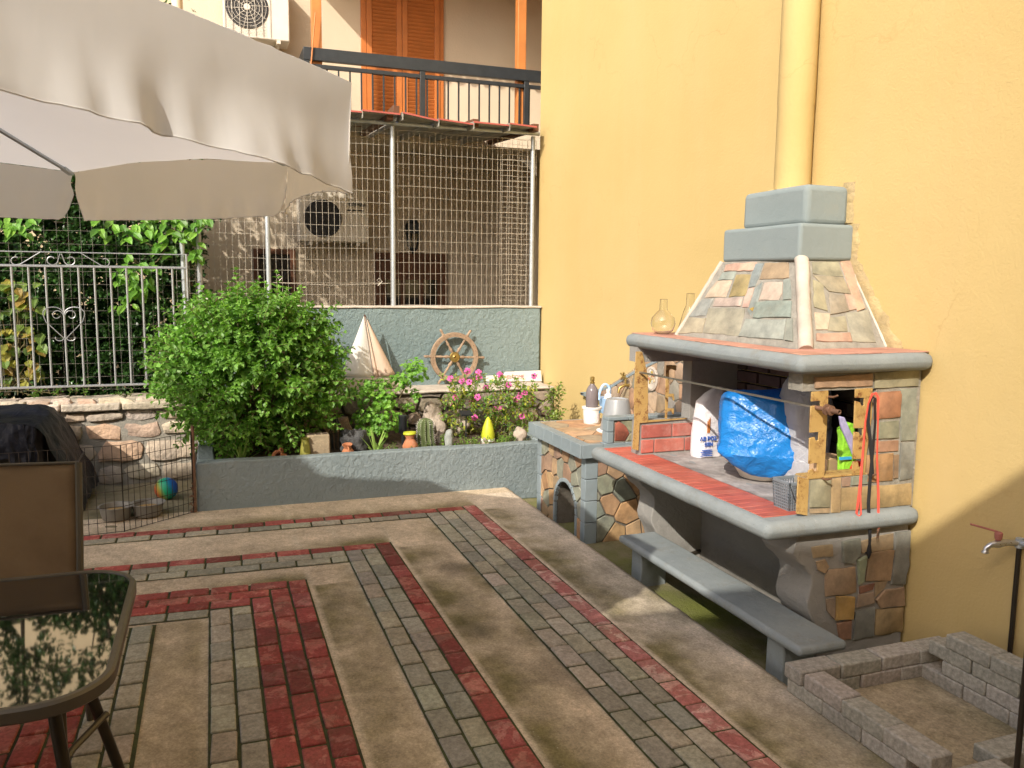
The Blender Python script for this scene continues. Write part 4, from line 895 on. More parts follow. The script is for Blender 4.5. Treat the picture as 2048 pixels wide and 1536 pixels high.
# ---------------- glass flasks on the slab
SZ = 1.358
for nm, lb, X, px, prof in (('round_flask', 'round bottomed clear glass flask on the hood slab', 4.24, 1326, [(.0,.001),(.035,.001),(.06,.02),(.072,.06),(.066,.095),(.04,.125),(.024,.14),(.022,.20),(.026,.202)]),
                        ('conical_flask', 'conical clear glass flask behind the round one', 4.33, 1379, [(0,.001),(.065,.001),(.072,.01),(.045,.11),(.026,.165),(.024,.232),(.028,.235)])):
    y = at(px,650, X=X).y; t = thing(nm, lb, 'flask', (X,y,SZ)); g = MB(); inner = [(max(r-.0022,0), h+(.0022 if h < .01 else 0)) for r, h in reversed(prof)]
    g.lathe(prof+inner, (X,y,SZ), 36, cap=False); g.build('glass_body', MT['glass'], t, smooth=True, weld=True)

# ---------------- on the stone side counter
CT = .5905
p = at(1171,847, Z=CT); t = thing('paint_bucket', 'small white lidded bucket with a blue label on the stone counter', 'bucket', (p.x+.0,p.y-.05,CT)); c = WORLD[t.name]
bh = .128; g = MB(); g.lathe([(0,0),(.058,0),(.061,.004),(.068,bh-.016),(.068,bh-.012)], c, 32); g.build('body', MT['white_plastic'], t, smooth=True)
g = MB(); g.lathe([(.068,bh-.014),(.075,bh-.014),(.076,bh),(.066,bh+.001),(.064,bh-.004),(0,bh-.004)], c, 32); g.build('lid', MT['white_plastic'], t, smooth=True)
g = MB()
def wrap(g, c, a0, a1, z0, z1, r): 
    n = 8; g.loft([[(c.x+rr*math.cos(a), c.y+rr*math.sin(a), z) for rr, z in ((r,z0),(r,z1),(r+.0012,z1),(r+.0012,z0))] for a in [a0+(a1-a0)*i/n for i in range(n+1)]])
wrap(g, c, -2.62, -2.2, CT+.082, CT+.105, .0665); g.build('label', MT['label_blue'], t)
g = MB(); wrap(g, c, -3.5, -2.7, CT+.012, CT+.08, .066); g.build('label', MT['paper'], t)
bz = CT+bh-.003; t = thing('soda_siphon', 'smoky grey siphon bottle standing on the white bucket', 'bottle', (c.x,c.y,bz))
g = MB(); g.lathe([(0,0),(.044,0),(.047,.006),(.048,.09),(.045,.125),(.034,.152),(.018,.170),(.016,.184)], (c.x,c.y,bz), 32); g.build('body', MT['bottle'], t, smooth=True)
g = MB(); g.lathe([(.017,.178),(.019,.19),(.012,.192),(.012,.20),(.017,.202),(.016,.228),(.011,.232)], (c.x,c.y,bz), 20); g.tube([(c.x,c.y,bz+.22),(c.x-.02,c.y+.01,bz+.222),(c.x-.03,c.y+.014,bz+.208)], .005, 8); g.build('spout_head', MT['brass'], t, smooth=True)
p = at(1212,832, Z=CT); c = Vector((p.x+.10,p.y-.10,CT)); t = thing('cleaning_caddy', 'pale blue plastic caddy with two tall loop handles', 'caddy', c)
g = MB(); ringloft(g, c, [(CT,.085,.07,0,0),(CT+.01,.09,.075,0,0),(CT+.13,.105,.085,0,0)], 32, 0, p=5); g.build('body', MT['light_blue'], t, smooth=True)
for s, dz in ((1,0),(-1,.02)):
    g = MB(); yy = c.y+.068*s; pts = [(c.x-.06*math.cos(a), yy, CT+.13+(.115+dz)*math.sin(a)) for a in [i*math.pi/14 for i in range(15)]]
    r = []
    pts = [(c.x-.01, c.y+.068*s-.055*math.cos(a), CT+.12+(.125+dz)*math.sin(a)) for a in [i*math.pi/14 for i in range(15)]]
    g.tube(pts, .0105, 10); g.build('handle', MT['light_blue'], t, smooth=True)
g = MB(); b = Vector((c.x-.02,c.y+.045,CT+.02)); g.lathe([(0,0),(.03,0),(.032,.1),(.03,.14),(.014,.15),(.014,.165),(0,.165)], b, 20); o_ = thing('spray_bottle', 'white cleaner bottle with a blue label in the pale blue caddy', 'bottle', b); g.build('body', MT['white_plastic'], o_, smooth=True)
g = MB(); wrap(g, b, 2.4, 4.6, CT+.10, CT+.125, .0335); g.build('label', MT['label_blue'], o_)
g = MB(); g.lathe([(.016,.166),(.016,.185),(.01,.188)], b, 16); g.build('cap', MT['white_plastic'], o_, smooth=True)
b = Vector((c.x-.03,c.y-.025,CT+.02)); o_ = thing('red_bottle', 'red plastic bottle with an orange sponge side in the caddy', 'bottle', b); g = MB(); g.lathe([(0,0),(.028,0),(.03,.12),(.03,.175),(.02,.19),(.012,.195),(.012,.21)], b, 20); g.build('body', MT['red_plastic'], o_, smooth=True)
b = Vector((c.x+.03,c.y-.06,CT+.02)); o_ = thing('sponge', 'orange sponge poking out of the pale blue caddy', 'sponge', b); g = MB(); g.box((b.x-.02,b.y-.022,b.z), (b.x+.02,b.y+.022,b.z+.19)); g.build('block', MT['timber'], o_, bevel=.006)
p = at(1222,868, Z=CT); c = Vector((p.x+.09,p.y-.09,CT)); t = thing('upturned_bucket', 'dark silver mop bucket standing upside down on a white rim', 'bucket', c)
g = MB(); g.lathe([(.122,.006),(.119,.02),(.084,.225),(.079,.236),(.066,.239),(.06,.230),(0,.230)], c, 40); g.build('body', MT['bucket'], t, smooth=True)
g = MB(); g.lathe([(.120,.0),(.143,.0),(.145,.007),(.122,.014)], c, 40); g.build('rim', MT['white_plastic'], t, smooth=True)

# ================================================================ LOOSE PAVER RING
PB = []
for k in range(6):
    g = MB(); col = jit(((.36,.335,.295),(.33,.31,.27),(.38,.35,.31),(.36,.32,.285),(.31,.29,.25),(.345,.325,.28))[k], .05)
    g.box((-.1015,-.05,0), (.1015,.05,.0595), col); o = g.build('loose_paver', MT['loose'], None, bevel=.006, seg=2)
    roughen(o, .0013, 14, k, size=.035); PB.append(o)
ORD = ['first','second','third','fourth','fifth','sixth','seventh']; CRS = ['lowest','second','third','top']; nb = 0
def lay(x, y, z, ang, label):
    global nb
    o = PB[nb] if nb < 6 else PB[rng.randrange(6)].copy()
    if nb >= 6: COL.objects.link(o)
    nb += 1; o.location = (x+rng.gauss(0,.0015), y+rng.gauss(0,.0015), z); o.rotation_euler = (0,0,ang+rng.gauss(0,.008)+(math.pi if rng.random() < .5 else 0))
    setp(o, label, 'paver', 'loose pavers of the brick ring')
rng = random.Random(17); PT_ = .2085
for cr in range(2):
    off = 0 if cr else .1
    for i in range(3): lay(2.525-PT_*(i+.5)+(.1 if not cr else 0), -2.21, .06*cr, 0, '%s paver from the bench corner, %s course, patio side of the ring' % (ORD[i], ('lowest','top')[cr]))
for cr in range(2):
    for i in range(4): lay(2.582+rng.gauss(0,.002), -2.15-PT_*(i+.5)-(0 if cr else .105 if i < 3 else .07), .06*cr, math.pi/2, '%s paver from the patio corner, %s course, bench side of the ring' % (ORD[i], ('lowest','top')[cr]))
for cr, xs in ((0,(2.54,2.333,2.124,1.915)),(1,(2.44,2.232,2.023,1.815)),(2,(2.51,2.302,2.093,1.885)),(3,(2.43,2.222,2.013,1.805))):
    for i, x in enumerate(xs): lay(x-PT_/2, -2.835+(.0 if cr < 3 else .003)-.0, .06*cr, 0, '%s paver from the barbecue, %s course, yellow wall side of the ring' % (ORD[i], CRS[cr]))
q = at(*zc(1560,1240,4.197)(1310,1190), Z=.12)
for cr in range(2):
    for i in range(3): lay(1.79+(.09 if i == 1 else 0), -2.27-PT_*i-(0 if cr else .06), .06*cr, math.pi/2, '%s paver from the patio corner, %s course, near side of the ring' % (ORD[i], ('lowest','top')[cr]))
g = MB(); g.grid(lambda u, v: (1.2+u*1.42, -3.07+v*.88, .004+.004*noise.noise(Vector((u*12,v*8,5)))), 60, 40)
rf = {}
me = g; cols = []
o = g.build('cement_pad', MT['concrete'], None, smooth=True)
ca = o.data.color_attributes.new('Col','FLOAT_COLOR','POINT'); bf = []
for vv in o.data.vertices:
    n1 = .5+noise.fractal(vv.co*3, 1.0, 2.0, 4)*.6; cc = Vector((.46,.38,.28)).lerp(Vector((.27,.23,.14)), max(0,min(1,n1))); bf += [*cc, 1]
ca.data.foreach_set('color', bf); setp(o, 'rough cement floor inside the ring of loose pavers', 'floor', kind='structure')

# ---------------- garden tap
tx = at(2029,1200, Y=-3.05).x; t = thing('garden_tap', 'garden tap with faded red lever on a black wall pipe', 'tap', (tx,-3.05,ZL))
tz = at(2036,1088, Y=-3.03).z
g = MB(); g.tube([(tx,-3.05,ZL),(tx,-3.05,tz-.005)], .010, 12); g.build('pipe', MT['frame_dark'], t, smooth=True)
g = MB(); g.tube([(tx,-3.05,tz-.02),(tx,-3.05,tz+.02)], .016, 12); g.tube([(tx-.03,-3.05,tz),(tx+.01,-3.05,tz)], .013, 10); g.build('elbow', MT['galv'], t, smooth=True)
g = MB(); g.tube([(tx,-3.045,tz),(tx+.02,-3.0,tz),(tx+.028,-2.965,tz-.004),(tx+.034,-2.935,tz-.006),(tx+.038,-2.915,tz-.02),(tx+.039,-2.912,tz-.038)], [.012,.013,.017,.012,.011,.011], 12); g.lathe([(.014,-.04),(.014,-.034),(.011,-.03)], (tx+.039,-2.912,tz), 12); g.build('spout', MT['chrome'], t, smooth=True)
g = MB(); b = Vector((tx+.028,-2.965,tz)); g.lathe([(.010,.01),(.014,.018),(.016,.04),(.012,.046)], b, 14); g.obox(b+Vector((.035,.04,.056)), (.55,.6,.16), (-.6,.55,0), .052, .006, .0035); g.build('lever', MT['red_lever'], t, bevel=.002)
g = MB(); g.box((tx-.02,-3.068,.12), (tx+.02,-3.036,.13)); g.build('clamp', MT['galv'], t, bevel=.002)
dp = at(2044,1420, X=1.62)
g = MB(); g.tube([(1.62,dp.y,-.02),(1.62,dp.y,1.15)], .0085, 12); t = thing('dark_post', 'thin dark metal post at the right edge of the yard', 'post', (1.62,dp.y,0)); g.build('tube', MT['frame_dark'], t, smooth=True)
g = MB(); g.lathe([(.03,0),(.03,.006),(.01,.01)], (1.62,dp.y,.001), 16); g.build('foot', MT['frame_dark'], t, smooth=True)
# ================================================================ FENCES
FXI = SX+.25
t = thing('iron_railing', 'silver painted iron railing with heart scrolls on the stone wall', 'fence', (FXI,1.8,TOPZ))
xs = [22.6,56.4,90.2,123,156.3,188,220.5,252.3,283.4,313.4,344.1]; ys = [at(x,534, X=FXI).y for x in xs]; zt = at(190,533.5, X=FXI).z; zb = at(130,773, X=FXI).z; zu = at(190,506, X=FXI).z; st = ys[0]-ys[1]
ye = at(373.7,540, X=FXI).y
while ys[0] < 4.2: ys.insert(0, ys[0]+st)
for y in ys:
    g = MB(); g.tube([(FXI,y,zb),(FXI,y,zt)], .0085, 6); g.build('bar', MT['silver'], t, smooth=True)
g = MB(); g.tube([(FXI,ye,TOPZ-.02),(FXI,ye,zu+.005)], .009, 6); g.build('end_post', MT['silver'], t, smooth=True)
for z, r, n in ((zb,.010,'bottom_rail'),(zt,.011,'middle_rail'),(zu,.005,'top_rail')):
    g = MB(); g.tube([(FXI,ye,z),(FXI,4.4,z)], r, 6); g.build(n, MT['silver'], t, smooth=True)
yc = at(123,534, X=FXI).y
def spiral(cy, cz, r, a0, turns, s): return [(FXI-.004, cy+s*r*(1-.55*k/20)*math.cos(a0+turns*2*math.pi*k/20), cz+r*(1-.55*k/20)*math.sin(a0+turns*2*math.pi*k/20)) for k in range(21)]
for s in (1, -1):
    g = MB(); g.tube([(FXI-.004,yc+s*.004,zu-.01),(FXI-.004,yc+s*.012,zt+.075)]+spiral(yc+s*.065, zt+.048, .045, math.pi, .92, s), .0042, 5); g.build('scroll', MT['silver'], t, smooth=True)
    g = MB(); g.tube([(FXI-.004,yc+s*.14,zu-.002),(FXI-.004,yc+s*.28,zt+.012)]+[(FXI-.004, yc+s*(.31+.032*math.sin(a)), zt+.035-.03*math.cos(a)) for a in [k*.4 for k in range(10)]], .0042, 5); g.build('scroll', MT['silver'], t, smooth=True)
    hz = at(128,628, X=FXI).z; h2 = at(130,676, X=FXI).z
    g = MB(); g.tube([(FXI-.006, yc+s*(.075-.072*math.cos(a)), hz+.055*math.sin(a)) for a in [k*math.pi/10 for k in range(11)]]+[(FXI-.006,yc+s*.13,hz-.06),(FXI-.006,yc+s*.01,h2)]+[(FXI-.006, yc+s*(.04-.03*math.cos(a)), h2-.022*math.sin(a)) for a in [k*.45 for k in range(9)]], .004, 5); g.build('scroll', MT['silver'], t, smooth=True)
    g = MB(); g.tube([(FXI-.006,yc+s*.006,hz-.005)]+spiral(yc+s*.05, hz-.01, .042, math.pi, -.95, s), .0035, 5); g.build('scroll', MT['silver'], t, smooth=True)

MX = 7.70
t = thing('wire_mesh_fence', 'tall galvanised wire mesh fence on the blue wall and behind the railing', 'fence', (MX,-1.2,1.41))
zt2 = at(786,258, X=MX).z; g = MB(); rng = random.Random(31)
def wires(mb, ya, yb, za, zb, sy, sz, X, r=.0017, wav=.004):
    n = int(abs(yb-ya)/sy)
    for i in range(n+1):
        y = ya+(yb-ya)*i/n; dx = rng.uniform(-.004,.004); mb.tube([(X+dx,y,za),(X+dx+wav*math.sin(i*.4),y+rng.uniform(-.003,.003),(za+zb)/2),(X,y+rng.uniform(-.004,.004),zb-rng.uniform(0,.02))], r, 4)
    n = int((zb-za)/sz)
    for i in range(n+1):
        z = za+(zb-za)*i/n; pts = [(X+.003+wav*math.sin(k*1.1+i*.3),ya+(yb-ya)*k/8,z+rng.uniform(-.004,.004)+(.003*math.sin(k*.9))) for k in range(9)]; mb.tube(pts, r, 4)
wires(g, .28, -1.58, 1.42, zt2+.06, .0515, .1, MX); g.build('wire_mesh', MT['wire'], t)
g = MB(); wires(g, -1.60, -2.98, 1.42, zt2-.01, .051, .1, MX-.006); g.build('wire_mesh', MT['wire'], t)
g = MB(); wires(g, -2.66, -3.03, 1.42, zt2-.01, .09, .05, MX+.008); g.build('wire_mesh', MT['wire'], t)
g = MB(); wires(g, .30, 4.2, .72, 2.35, .085, .105, MX-.07, .0011); g.build('wire_mesh', MT['back_wire'], t)
for px, ya in ((536,500),(786,450),(1064,450)):
    y = at(px,ya, X=MX-.03).y; g = MB(); g.tube([(MX-.03,y,1.40),(MX-.03,y,zt2+.02)], .021, 14); g.build('post', MT['galv'], t, smooth=True)
y = at(399,530, X=MX-.1).y; g = MB(); g.tube([(MX-.1,y,.7),(MX-.1,y,zt2)], .023, 14); g.build('post', MT['silver'], t, smooth=True)
a = at(363,470, X=MX-.12); b = at(372,630, X=MX-.12); g = MB(); g.tube([Vector((MX-.12,b.y,.7)), b, a], .02, 14); g.build('post', MT['galv'], t, smooth=True)
g = MB(); g.tube([(MX-.03,.4,zt2+.045),(MX-.03,-1.6,zt2+.045),(MX-.03,-3.04,zt2+.05)], .02, 12); g.build('top_rail', MT['galv'], t, smooth=True)
y = at(786,255, X=MX-.05).y; g = MB(); g.tube([(MX-.12,y,zt2+.075),(MX+.02,y,zt2+.06)], .024, 12); g.build('coupling', MT['galv'], t, smooth=True)
g = MB()
for px, py in ((560,560),(760,567)):
    p = at(px,py, X=MX-.035); g.tube([p, p+Vector((-.01,.03,.03)), p+Vector((-.02,.01,.05)), p+Vector((-.01,-.02,.02)), p+Vector((0,.02,-.02))], .003, 5)
a = at(545,565, X=MX-.02); b = at(775,567, X=MX-.02); g.tube([a, (a+b)/2+Vector((0,0,-.02)), b], .0022, 5); g.build('tie_string', MT['wire'], t)

# ================================================================ TIN ROOF
zb2 = zc(640,220,4.452)
t = thing('tin_roof', 'lean to roof of overlapping tin sheets with red front edges', 'roof', (8.2,-1.4,3.0))
E_ = [((100,-10),(372,22)),((375,6),(716,42)),((735,26),(1052,98)),((1056,84),(1366,132)),((1368,110),(1684,142)),((1688,124),(1930,156))]
XR, XB = 7.48, 8.98; zback = at(860,279, X=XB).z
ext = []
for i, (a, b) in enumerate(E_):
    A = at(*zb2(*a), X=XR-.004*i); B_ = at(*zb2(*b), X=XR-.004*i)
    if i == 0: A = Vector((A.x, .22, A.z+.0))
    B_.y = max(B_.y, -3.05); A2 = Vector((XB+.03, A.y+.02, zback+.03)); B2 = Vector((XB+.03, B_.y+.02, zback+.02)); th = .006
    g = MB(); n = 8; r = []
    for k in range(n+1):
        u = k/n; f = A.lerp(B_, u); q = A2.lerp(B2, u); w = .006*math.cos(u*2*math.pi*2); f.z += w*.5; q.z += w
        r.append([f, q, q+Vector((0,0,th)), f+Vector((0,0,th))])
    g.loft(r)
    if i: g.obox((A+A2)/2+Vector((0,-.004,-.026)), A2-A, (0,1,0), (A2-A).length/2, .003, .034)
    g.build('tin_sheet', MT['tin'], t)
    g = MB(); g.obox((A+B_)/2+Vector((-.003,0,.004)), B_-A, (1,0,0), (B_-A).length/2, .003, .007); g.build('front_edge', MT['red_edge'], t)
for yy in (-.1,-1.55,-2.35,-2.95):
    g = MB(); g.obox((8.25,yy,(zt2+zback)/2+.05), (XB-7.55,0,zback-zt2-.06), (0,1,0), .72, .03, .035); g.build('rafter', MT['brown_wood'], t, bevel=.004)
g = MB(); g.box((8.5,-3.03,zback+.0), (8.56,.3,zback+.05)); g.build('purlin', MT['brown_wood'], t, bevel=.004)
g = MB(); y = at(788,240, X=7.6).y; g.box((7.5,y-.03,zt2+.10), (7.75,y+.03,zt2+.17)); g.build('bracket', MT['brown_wood'], t, bevel=.004)

# ================================================================ NEIGHBOUR'S HOUSE
HX = 10.0; hy = at(366,20, X=HX).y
t = thing('cream_house', 'cream rendered house with orange shutters and a black balcony railing', 'house', (HX,-1.5,0))
g = MB(); g.box((HX,-8,ZL), (HX+5,hy,7.4)); g.build('wall', MT['house_wall'], t)
g = MB(); g.box((9.0,-8,zback-.03), (HX+.01,at(610,95, X=9.0).y+.02,3.36)); g.build('balcony_slab', MT['house_wall'], t, bevel=.01)
g = MB(); g.box((8.9,-8,5.25), (HX-.002,at(610,95, X=9.0).y+.1,5.33))
for k in range(46):
    y = .0-k*.17+at(610,95, X=9.0).y; g.tube([(8.72,y,5.29),(HX-.004,y,5.42)], .06, 8)
g.build('balcony_canopy', MT['terracotta'], t, smooth=True)
g = MB(); g.box((9.4,-8.3,7.4), (HX+5.4,hy+.35,7.6)); g.build('roof', MT['terracotta'], t, bevel=.02)
# shutters
sl, sr = at(722,150, X=HX).y, at(886,150, X=HX).y; sb, stp = 3.36, 5.15
g = MB(); g.box((HX-.035,sr-.0,sb), (HX-.001,sr+.05,stp)); g.box((HX-.035,sl-.06,sb), (HX-.001,sl,stp)); g.box((HX-.035,sr+.051,stp-.06), (HX-.001,sl-.061,stp)); g.build('door_frame', MT['shutter'], t, bevel=.004)
mid = at(803,150, X=HX).y
for a, b in ((mid+.003,sl-.063),(sr+.053,mid-.003)):
    g = MB(); w = .062; o = None
    g.box((HX-.05,a,sb+.03), (HX-.012,a+w,stp-.07)); g.box((HX-.05,b-w,sb+.03), (HX-.012,b,stp-.07))
    for z0, z1 in ((sb+.03,sb+.11),(at(760,141, X=HX).z-.06,at(760,125, X=HX).z),(stp-.15,stp-.07)): g.box((HX-.049,a+w+.001,z0), (HX-.013,b-w-.001,z1))
    sh = g.build('shutter', MT['shutter'], t, bevel=.003)
    g = MB(); zz = sb+.13
    while zz < stp-.17:
        if not (at(760,141, X=HX).z-.08 < zz < at(760,125, X=HX).z+.02): g.obox((HX-.03,(a+b)/2,zz), (0,1,0), (.55,0,-.8), (b-a)/2-w-.001, .026, .004)
        zz += .043
    o = g.build('slat', MT['shutter'], sh); o['kind'] = 'stuff'
for px in (633,1042):
    p = at(px,80, X=9.06); g = MB(); g.box((9.02,p.y-.05,3.36), (9.12,p.y+.05,5.24)); g.build('timber_post', MT['timber'], t, bevel=.006)
# railing
RX = 9.0; A = at(606,94, X=RX); zr = A.z; y0 = A.y; y1 = -3.6
rl = MB(); rl.box((RX-.03,y1,zr-.125), (RX+.03,y0,zr)); ro = rl.build('railing', MT['black_metal'], t, bevel=.004)
z2 = at(612,131, X=RX).z
g = MB(); g.box((RX-.02,y1,z2-.02), (RX+.02,y0-.02,z2+.02)); g.build('lower_rail', MT['black_metal'], ro, bevel=.003)
g = MB(); g.box((RX+.031,y0-.06,zr-.125), (HX-.002,y0,zr)); g.build('return_rail', MT['black_metal'], ro, bevel=.004)
g = MB(); g.box((RX+.021,y0-.05,z2-.02), (HX-.002,y0-.01,z2+.02)); g.build('return_rail', MT['black_metal'], ro)
for px in (614,845,1052):
    y = at(px,200, X=RX).y; g = MB(); g.box((RX-.025,y-.028,3.36), (RX+.025,y+.028,zr-.126)); g.build('railing_post', MT['black_metal'], ro, bevel=.003)
y = y0-.12
while y > -3.5:
    g = MB(); g.box((RX-.008,y-.008,3.37), (RX+.008,y+.008,z2-.021)); g.build('baluster', MT['black_metal'], ro); y -= .118
# lower storey: door, window, vent, string course
def P10(x, y): q = at(x,y, X=HX); return q.y, q.z
dl, dz = P10(750,505); dr, _ = P10(893,505)
g = MB(); g.box((HX-.04,dr,ZL), (HX-.001,dr+.07,dz)); g.box((HX-.04,dl-.07,ZL), (HX-.001,dl,dz)); g.box((HX-.04,dr+.071,dz-.08), (HX-.001,dl-.071,dz)); g.build('door_frame', MT['brown_wood'], t, bevel=.004)
g = MB(); g.box((HX-.025,dr+.072,ZL), (HX-.003,dl-.072,dz-.082)); dd_ = g.build('door', MT['brown_wood'], t)
n = 3; W = (dl-dr-.2)/n
for i in range(n):
    g = MB(); g.box((HX-.032,dr+.10+W*i+.03,ZL+.9), (HX-.026,dr+.10+W*(i+1)-.03,dz-.32)); g.build('pane', MT['pane'], dd_)
a0, z0 = P10(506,497); a1, _ = P10(590,497)
g = MB(); g.box((HX-.04,a1,.9), (HX-.001,a1+.06,z0)); g.box((HX-.04,a0-.06,.9), (HX-.001,a0,z0)); g.box((HX-.04,a1+.061,z0-.06), (HX-.001,a0-.061,z0)); wf = g.build('window_frame', MT['brown_wood'], t, bevel=.004)
g = MB(); g.box((HX-.02,a1+.061,.9), (HX-.003,a0-.061,z0-.061)); g.build('pane', MT['pane'], wf)
vy, vz = P10(953,518); g = MB(); g.lathe([(.05,0),(.05,.012),(.04,.016),(.04,.006),(0,.006)], (HX,vy,vz), 24, (-1,0,0))
for k in range(5): g.box((HX-.016,vy-.04,vz-.034+k*.016), (HX-.008,vy+.04,vz-.028+k*.016))
g.build('vent', MT['house_wall'], t)
bz0 = P10(900,345)[1]; g = MB(); g.box((HX-.02,-5,bz0), (HX-.001,hy-.02,3.18)); g.build('plaster_band', MT['house_wall'], t, bevel=.005)
g = MB(); y_, z_ = P10(1078,240); wa = [at(1005,285, X=9.4), at(1085,285, X=9.4)]
# air conditioners
def aircon(lb, X, x0, y0_, x1, y1_, fx, fy, fr, name='air_conditioner', brand=None, rusty=False):
    a = at(x0,y0_, X=X); b = at(x1,y1_, X=X); yl, yr, zt_, zb_ = a.y, b.y, a.z, b.z; dpt = HX-X-.06
    t = thing(name, lb, 'air conditioner', (HX-.05,(yl+yr)/2,zb_), 'outdoor air conditioner units')
    g = MB(); g.box((X,yr,zb_), (X+dpt,yl,zt_)); g.build('casing', MT['ac_white'], t, bevel=.015, seg=3)
    f = at(fx,fy, X=X); r = fr; g = MB(); g.lathe([(r,-.004),(r,.006),(r-.012,.008),(r-.015,.003),(0,.003)], (X,f.y,f.z), 36, (-1,0,0)); g.build('fan_opening', MT['dark'], t, smooth=True)
    g = MB()
    for k in range(6):
        rr = r*(k+.7)/6.4; g.tube([(X-.010,f.y+rr*math.cos(q),f.z+rr*math.sin(q)) for q in [i*2*math.pi/24 for i in range(24)]], .0022, 4, closed=True)
    for k in range(10):
        q = k*math.pi/5+.2; g.tube([(X-.011,f.y+.03*math.cos(q),f.z+.03*math.sin(q)),(X-.011,f.y+r*math.cos(q+.3),f.z+r*math.sin(q+.3))], .0022, 4)
    g.lathe([(.035,.008),(.03,.014),(0,.014)], (X,f.y,f.z), 16, (-1,0,0)); g.build('fan_guard', MT['dark'] if not rusty else MT['ac_white'], t)
    if rusty:
        g = MB()
        for k in range(7): g.tube([(X-.014,f.y-r*1.05+k*r*.35,zb_+.03),(X-.014,f.y-r*1.05+k*r*.35,zt_-.02)], .004, 4)
        for k in range(40): g.tube([(X-.012,yr+(yl-yr)*.36,zb_+.04+k*.0155),(X-.012,yl-.03,zb_+.04+k*.0155)], .0012, 3)
        g.build('front_grille', MT['wire'], t)
    for y in (yl-.12, yr+.12):
        g = MB(); g.box((X-.02,y-.02,zb_-.035), (HX-.002,y+.02,zb_-.001)); g.tube([(X+.02,y,zb_-.03),(HX-.005,y,zb_-.2)], .01, 4); g.build('bracket', MT['ac_white'], t)
    if brand: text(brand, .05, MT['dark'], t, (X-.0165, at(696,410, X=X).y, at(696,412, X=X).z), (0,-1,0), (0,0,1), 'brand_lettering', .001, .001); g = MB(); q1 = at(693,419, X=X); q2 = at(727,423, X=X); g.box((X-.002,q2.y,q2.z), (X+.001,q1.y,q1.z)); g.build('badge', MT['dark'], t)
    return t
aircon('rusty outdoor air conditioner high on the cream house wall', 9.62, 444, -60, 580, 84, 494, 14, .22, rusty=True)
aircon('outdoor air conditioner behind the wire mesh, beside the lantern', 9.66, 597, 372, 737, 486, 646, 437, .21, brand='TOSHIBA')
# lantern
p = at(826,470, X=HX-.12); t = thing('wall_lantern', 'black wrought iron lantern hanging from a wall bracket', 'lantern', (HX,p.y,p.z))
g = MB(); g.tube([(HX,p.y,p.z+.12),(HX-.06,p.y,p.z+.16),(HX-.12,p.y,p.z+.16),(HX-.13,p.y,p.z+.12)], .011, 8); g.lathe([(.07,0),(.06,.02),(.0,.02)], (HX,p.y,p.z+.10), 16, (-1,0,0)); g.build('bracket', MT['black_metal'], t, smooth=True)
g = MB(); g.lathe([(0,.19),(.05,.185),(.075,.13),(.075,.05),(.085,.03),(.09,.02)], (p.x,p.y,p.z), 10); g.build('hood', MT['black_metal'], t)
g = MB()
for k in range(6):
    q = k*math.pi/3; g.tube([(p.x+.085*math.cos(q),p.y+.085*math.sin(q),p.z+.02),(p.x+.055*math.cos(q),p.y+.055*math.sin(q),p.z-.15)], .008, 5)
g.lathe([(.06,-.15),(.065,-.165),(.03,-.19),(.012,-.215),(0,-.225)], (p.x,p.y,p.z), 10); g.build('cage', MT['black_metal'], t)
# white sheet and cane
g = MB(); P_ = [at(x,y, X=9.3) for x, y in ((1008,286),(1062,284),(1074,300),(1074,352),(1052,330),(1035,308))]; g.prism([(q.y,q.z) for q in P_], 'x', 9.30, 9.33); setp(g.build('white_sheet', MT['white_plastic'], None, bevel=.004, loc=(9.3,P_[0].y,P_[0].z)), 'white corrugated sheet catching the sun under the tin roof end', 'plastic sheet')
a = at(631,25, X=8.95); b = at(622,130, X=8.95); g = MB(); g.tube([b+Vector((0,0,-.4)), b, a], .008, 6); setp(g.build('cane', MT['timber'], None, smooth=True, loc=b), 'thin brown cane leaning behind the balcony railing corner', 'cane')
# house further left
t = thing('yellow_far_house', 'yellow house beyond the hedge with a white downpipe', 'house', (11.5,4,0))
g = MB(); g.box((11.4,hy+.02,ZL), (15,9,7.5)); g.build('wall', MT['pale_yellow'], t)
dp_ = at(352,20, X=11.3); g = MB(); g.tube([(11.3,dp_.y,0),(11.3,dp_.y,7.4)], .05, 12); g.build('downpipe', MT['ac_white'], t, smooth=True)
g = MB(); g.box((10.9,hy+.05,7.5), (15.4,9.4,7.65)); g.build('roof', MT['terracotta'], t, bevel=.02)

# ================================================================ UNSEEN ROOF ADDED BEHIND AND BESIDE THE CAMERA (shaped to cast the yard's shade)
t = thing('unseen_shade_roof', 'unseen flat roof slabs on posts, added to shade the yard', 'roof', (-2,2,0))
ZR = 3.0; xe = 3.40-ZR/.96
g = MB(); xq = lambda y: -1.47+.1*(y-1.56)
g.prism([(-9,-3.04),(xq(-3.04),-3.04),(xq(4.3),4.3),(-9,4.3)], 'z', 4.5, 4.68); g.build('slab', MT['house_wall'], t, bevel=.01)
g = MB(); g.box((-9,3.515,4.1), (2.758,8.5,4.285)); g.build('slab', MT['house_wall'], t, bevel=.01)
for x, y, z in ((2.5,5.2,4.098),(-1.0,8.2,4.098),(2.5,8.2,4.098)):
    g = MB(); g.box((x-.12,y-.12,0), (x+.12,y+.12,z)); g.build('column', MT['house_wall'], t, bevel=.01)
g = MB(); g.box((-9,-3.04,0), (-5.2,8.5,4.08)); setp(g.build('rear_house_wall', MT['house_wall'], None, bevel=.01, loc=(-4.7,1,0)), 'cream house next to the added shade roof, behind the viewer', 'house')
